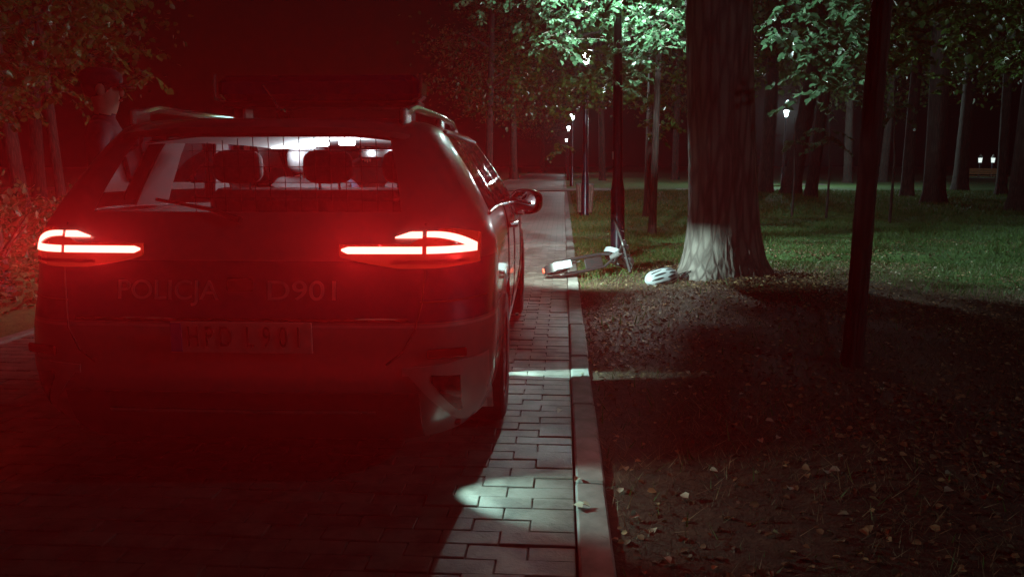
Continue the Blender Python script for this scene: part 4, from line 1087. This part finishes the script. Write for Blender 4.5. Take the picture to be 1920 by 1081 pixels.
# driver at the wheel; local +y = car forwards
J = {'pelvis': ((0, 0, .72), (.16, .13)), 'waist': ((0, -.06, .86), (.15, .115)), 'chest': ((0, -.10, 1.02), (.17, .12)), 'collar': ((0, -.11, 1.12), (.11, .085)), 'neck': ((0, -.10, 1.165), .056), 'jaw': ((0, -.075, 1.205), (.062, .072)), 'head': ((0, -.09, 1.275), (.078, .092)), 'crown': ((0, -.10, 1.338), (.052, .06)),
     'hipL': ((-.10, .06, .70), .095), 'kneeL': ((-.13, .48, .74), .068), 'ankL': ((-.12, .70, .52), .045), 'toeL': ((-.12, .80, .50), .042),
     'hipR': ((.10, .06, .70), .095), 'kneeR': ((.13, .48, .74), .068), 'ankR': ((.12, .70, .52), .045), 'toeR': ((.12, .80, .50), .042),
     'shL': ((-.20, -.10, 1.09), .064), 'elL': ((-.25, .10, .90), .048), 'wrL': ((-.18, .33, .93), .033), 'haL': ((-.17, .385, .945), .036),
     'shR': ((.20, -.10, 1.09), .064), 'elR': ((.25, .10, .90), .048), 'wrR': ((.18, .33, .93), .033), 'haR': ((.17, .385, .945), .036)}
E = [('pelvis', 'waist'), ('waist', 'chest'), ('chest', 'collar'), ('collar', 'neck'), ('neck', 'jaw'), ('jaw', 'head'), ('head', 'crown')]
for s in 'LR': E += [('pelvis', 'hip' + s), ('hip' + s, 'knee' + s), ('knee' + s, 'ank' + s), ('ank' + s, 'toe' + s), ('collar', 'sh' + s), ('sh' + s, 'el' + s), ('el' + s, 'wr' + s), ('wr' + s, 'ha' + s)]
person.fdir = [(.1, .5, .6), (-.1, .5, .6)]
RC = Matrix.Rotation(CAR_YAW, 3, 'Z'); dp = CAR + RC @ Vector((-.36, 2.42, 0))
person('person', dp, CAR_YAW, 'person in blue shirt sitting at the wheel, seen in the wing mirror', J, E, (0, -.09, 1.27), [(-.17, .385, .945), (.17, .385, .945)], [(-.12, .76, .5), (.12, .76, .5)], M['shirt_blue'])

# ------------------------------------------------------------------ fallen scooter
M['sc_white'] = simple('scooter_white', (.30, .33, .36), .35)
M['sc_black'] = simple('scooter_black', (.012, .012, .013), .45)
M['sc_grey'] = simple('scooter_grey', (.22, .22, .23), .4, .5)
M['sc_red'] = simple('scooter_reflector', (.75, .10, .06), .25)
A = gp(1048, 524); Bp = gp(1150, 503); fwd = Vector((Bp.x - A.x, Bp.y - A.y, 0)).normalized()
fwd = Vector((.95, .26, .15)).normalized()
up = Vector((-.05, -.93, .33)); up = (up - fwd * up.dot(fwd)).normalized(); side_v = fwd.cross(up)   # side_v: scooter's left, pointing up now
sct = empty('electric_scooter', (0, 0, 0), 0, 'white and black electric scooter lying fallen against the lamp post', 'scooter')
Mx = Matrix((fwd, side_v, up)).transposed().to_4x4(); P0 = Vector((A.x - .12, A.y + .02, .09)); Mx.translation = P0
sct.matrix_world = Mx
# scooter-local: x forward, y to the side (now skywards), z its own up
RY = Matrix.Rotation(rad(90), 3, 'X')
def sw(name, x, z, steer=0.0, k=1.0):
    w = bpy.data.objects.new(name, None); COL.objects.link(w); w.parent = sct; w.location = (x, 0, z); w.rotation_euler = (0, 0, steer); w.scale = (k,) * 3; w.empty_display_size = .05
    MB().lathe([(.075, -.028), (.112, -.03), (.125, -.016), (.125, .016), (.112, .03), (.075, .028)], 28, RY, close=True).build('tyre', M['sc_black'], w, True)
    mb = MB(); mb.lathe([(.02, -.03), (.078, -.022), (.078, .022), (.02, .03)], 20, RY); mb.build('rim', M['sc_grey'], w, True); return w
sw('rear_wheel', .10, 0)
fw = sw('front_wheel', .80, .0, .7, 1.25)
MB().tube([(.17, .072, .02), (.40, .078, .02), (.62, .07, .03), (.70, .03, .12)], .017, 8).build('frame_rail', M['sc_black'], sct, True)
MB().tube([(.17, -.072, .02), (.40, -.078, .02), (.62, -.07, .03), (.70, -.03, .12)], .017, 8).build('frame_rail', M['sc_black'], sct, True)
MB().box((.52, 0, -.005), (.20, .12, .02), ch=.006).build('deck', M['sc_black'], sct, True)
MB().box((.14, 0, .158), (.19, .085, .018), ch=.006).build('rear_plate', M['sc_white'], sct, True)
rows = [[Vector((.10 + .142 * math.cos(a), y, .142 * math.sin(a))) for y in (-.045, 0, .045)] for a in np.linspace(.5, 3.5, 14)]
MB().plate(rows, .004, (0, 0, 1)).build('rear_fender', M['sc_black'], sct, True)
MB().box((-.055, 0, .03), (.018, .055, .06), ch=.005).build('tail_reflector', M['sc_red'], sct)
Rs = Matrix.Rotation(.7, 3, 'Z')
rows = [[Vector((.80, 0, 0)) + Rs @ Vector((.182 * math.cos(a), y, .182 * math.sin(a))) for y in (-.03, 0, .03)] for a in np.linspace(-.3, 2.9, 16)]
MB().plate(rows, .006, (0, 0, 1)).build('front_fender', M['sc_white'], sct, True)
for s in (-1, 1): MB().tube([Vector((.80, 0, 0)) + Rs @ Vector((0, s * .062, 0)), Vector((.765, 0, .16)) + Rs @ Vector((0, s * .05, 0)), (.745, 0, .24)], .014, 8).build('fork_leg', M['sc_black'], sct, True)
MB().tube([(.70, 0, .10), (.755, 0, .22), (.745, 0, .30)], [.03, .034, .03], 10).build('head_tube', M['sc_grey'], sct, True)
MB().tube([(.745, 0, .28), (.69, 0, .60)], [.022, .019], 12).build('stem', M['sc_black'], sct, True)
hb = [Vector((.69, 0, .60)) + Matrix.Rotation(.12, 3, 'X') @ Vector((-.02 * abs(t) , t * .32, .02 * t * t)) for t in np.linspace(-1, 1, 9)]
hbo = MB().tube(hb, .014, 8).build('handlebar', M['sc_black'], sct, True)
for s, sl in ((0, slice(0, 3)), (1, slice(6, 9))): MB().tube(hb[sl], .018, 8).build('grip', M['sc_black'], hbo, True)
MB().box(Vector((.69, 0, .63)), (.05, .07, .03), ch=.008).build('display', M['sc_black'], hbo, True)
MB().tube([hb[2], hb[2] + Vector((.06, .02, -.02)), hb[1] + Vector((.07, -.02, -.03))], .005, 6).build('brake_lever', M['silver'], hbo, True)
MB().lathe([(.001, 0), (.028, 0), (.032, .03), (.02, .045), (.001, .05)], 14, Matrix.Translation((.745, 0, .45)) @ Matrix.Rotation(rad(90), 4, 'Y')).build('headlight', M['sc_white'], sct, True)
MB().tube([(.70, .04, .58), (.80, .08, .42), (.76, .05, .20)], .005, 5).build('brake_cable', M['sc_black'], sct)
MB().tube([(.38, -.05, -.02), (.30, -.06, -.12), (.28, -.06, -.15)], .008, 6).build('kick_stand', M['sc_grey'], sct, True)

# ------------------------------------------------------------------ helmet in the leaves
hp = gp(1240, 539); hz = gzf(hp.x, hp.y)
hm = empty('helmet', (hp.x, hp.y, hz + .07), rad(15), 'white and black vented helmet lying at the foot of the huge tree', 'helmet')
hm.rotation_euler = (rad(24), rad(-10), rad(14)); hm.scale = (1, 1, .8)
def hel(x, ph, k=1.0):
    q_ = math.sqrt(max(0, 1 - (abs(x) / .175) ** 2.4)); return Vector((x, .115 * q_ * math.sin(ph) * k, .118 * q_ * math.cos(ph) * k - .035))
XH = [-.175 + .35 * (1 - math.cos(math.pi * i / 18)) / 2 for i in range(19)]
rows = [[hel(x, ph) for ph in np.linspace(-1.75, 1.75, 21)] for x in XH]
MB().plate(rows, .008, (0, 0, 1)).build('shell', M['sc_white'], hm, True)
for ph0, xa, xb in ((-1.28, -.11, .02), (-1.22, .05, .13), (-.86, -.13, -.01), (-.80, .03, .12), (-.42, -.10, .03), (-.38, .06, .14), (0, -.12, .0), (.02, .04, .13), (.42, -.10, .08), (.85, -.12, .10), (1.25, -.1, .1)):
    rows = [[hel(xa + (xb - xa) * t, ph0 + d_ * .085 * math.sqrt(max(.02, 1 - (2 * t - 1) ** 2)) + .12 * (t - .5), 1.03) for d_ in (-1, 0, 1)] for t in np.linspace(0, 1, 9)]
    MB().plate(rows, .004, (0, 0, 1)).build('vent', M['sc_black'], hm, True)
for sg in (-1, 1):
    rows = [[hel(x, sg * ph, 1.035) for ph in (1.50, 1.56, 1.62)] for x in np.linspace(-.168, .168, 20)]
    MB().plate(rows, .004, (0, 0, 1)).build('stripe', M['sc_black'], hm, True)
    for x in np.linspace(-.10, .14, 9):
        MB().ell(hel(x, sg * 1.76, 1.0) + Vector((0, 0, -.006)), (.0125, .010, .013), 8, 6).build('edge_lug', M['sc_white'], hm, True)
for s in (-.03, .03): MB().tube([(.12, s, -.03), (.19, s - .02, -.045), (.27, s * .5, -.03), (.31, 0, -.02)], .006, 5).build('chin_strap', M['sc_black'], hm)

# ------------------------------------------------------------------ litter bin and bench
M['slat'] = simple('bin_slat', (.26, .15, .12), .7, var=.3, scale=12)
M['bench'] = simple('bench_wood', (.30, .13, .06), .6, var=.3, scale=10)
bn = empty('litter_bin', (L2.x + .0, L2.y + .36, .0), 0, 'slatted litter bin standing behind the second lamp post', 'litter bin')
n = 14
for k in range(n):
    a = 2 * math.pi * k / n
    MB().tube([(.15 * math.cos(a), .15 * math.sin(a), .06), (.19 * math.cos(a), .19 * math.sin(a), .72)], .030, 6).build('slat', M['slat'], bn)
MB().lathe([(.18, .70), (.215, .70), (.22, .745), (.19, .75), (.17, .72)], 24, close=True).build('rim', M['kerb'], bn, True)
MB().lathe([(.13, .05), (.16, .68)], 20).build('liner', M['trim'], bn, True)
MB().lathe([(.14, -.05), (.14, .07), (.02, .08)], 18).build('foot', M['trim'], bn)
bp = gp(1838, 343); be = empty('park_bench', (bp.x, bp.y, .0), rad(-12), 'red-brown wooden bench among the trees at far right', 'bench')
for k in range(4): MB().box((0, -.05 + .11 * k - .15, .44), (2.2, .09, .035), ch=.008).build('seat_slat', M['bench'], be)
for k in range(3): MB().box((0, .25 + .03 * k, .58 + .13 * k), (2.2, .03, .11), ch=.008).build('back_slat', M['bench'], be)
for s in (-1, 1):
    MB().tube([(s * .85, -.22, 0), (s * .85, -.2, .42), (s * .85, .22, .42), (s * .85, .35, .92)], .022, 6).build('leg_frame', M['trim'], be)
    MB().tube([(s * .85, .22, .42), (s * .85, .28, 0)], .022, 6).build('leg', M['trim'], be)

# ------------------------------------------------------------------ thin mist added to carry the red lens veil
hz_ = MB().box((0, 105, 11), (300, 240, 24.6)); hk = N('haze'); hk.n.remove(hk.b)
pv = hk.new('ShaderNodeVolumePrincipled'); pv.inputs['Color'].default_value = (.92, .92, .92, 1); pv.inputs['Density'].default_value = HAZE; pv.inputs['Anisotropy'].default_value = HAZE_G
hk.l.new(pv.outputs[0], hk.out.inputs['Volume'])
tag(hz_.build('haze', hk.m), 'added thin mist standing in for the red lens veil', 'haze', kind='stuff')
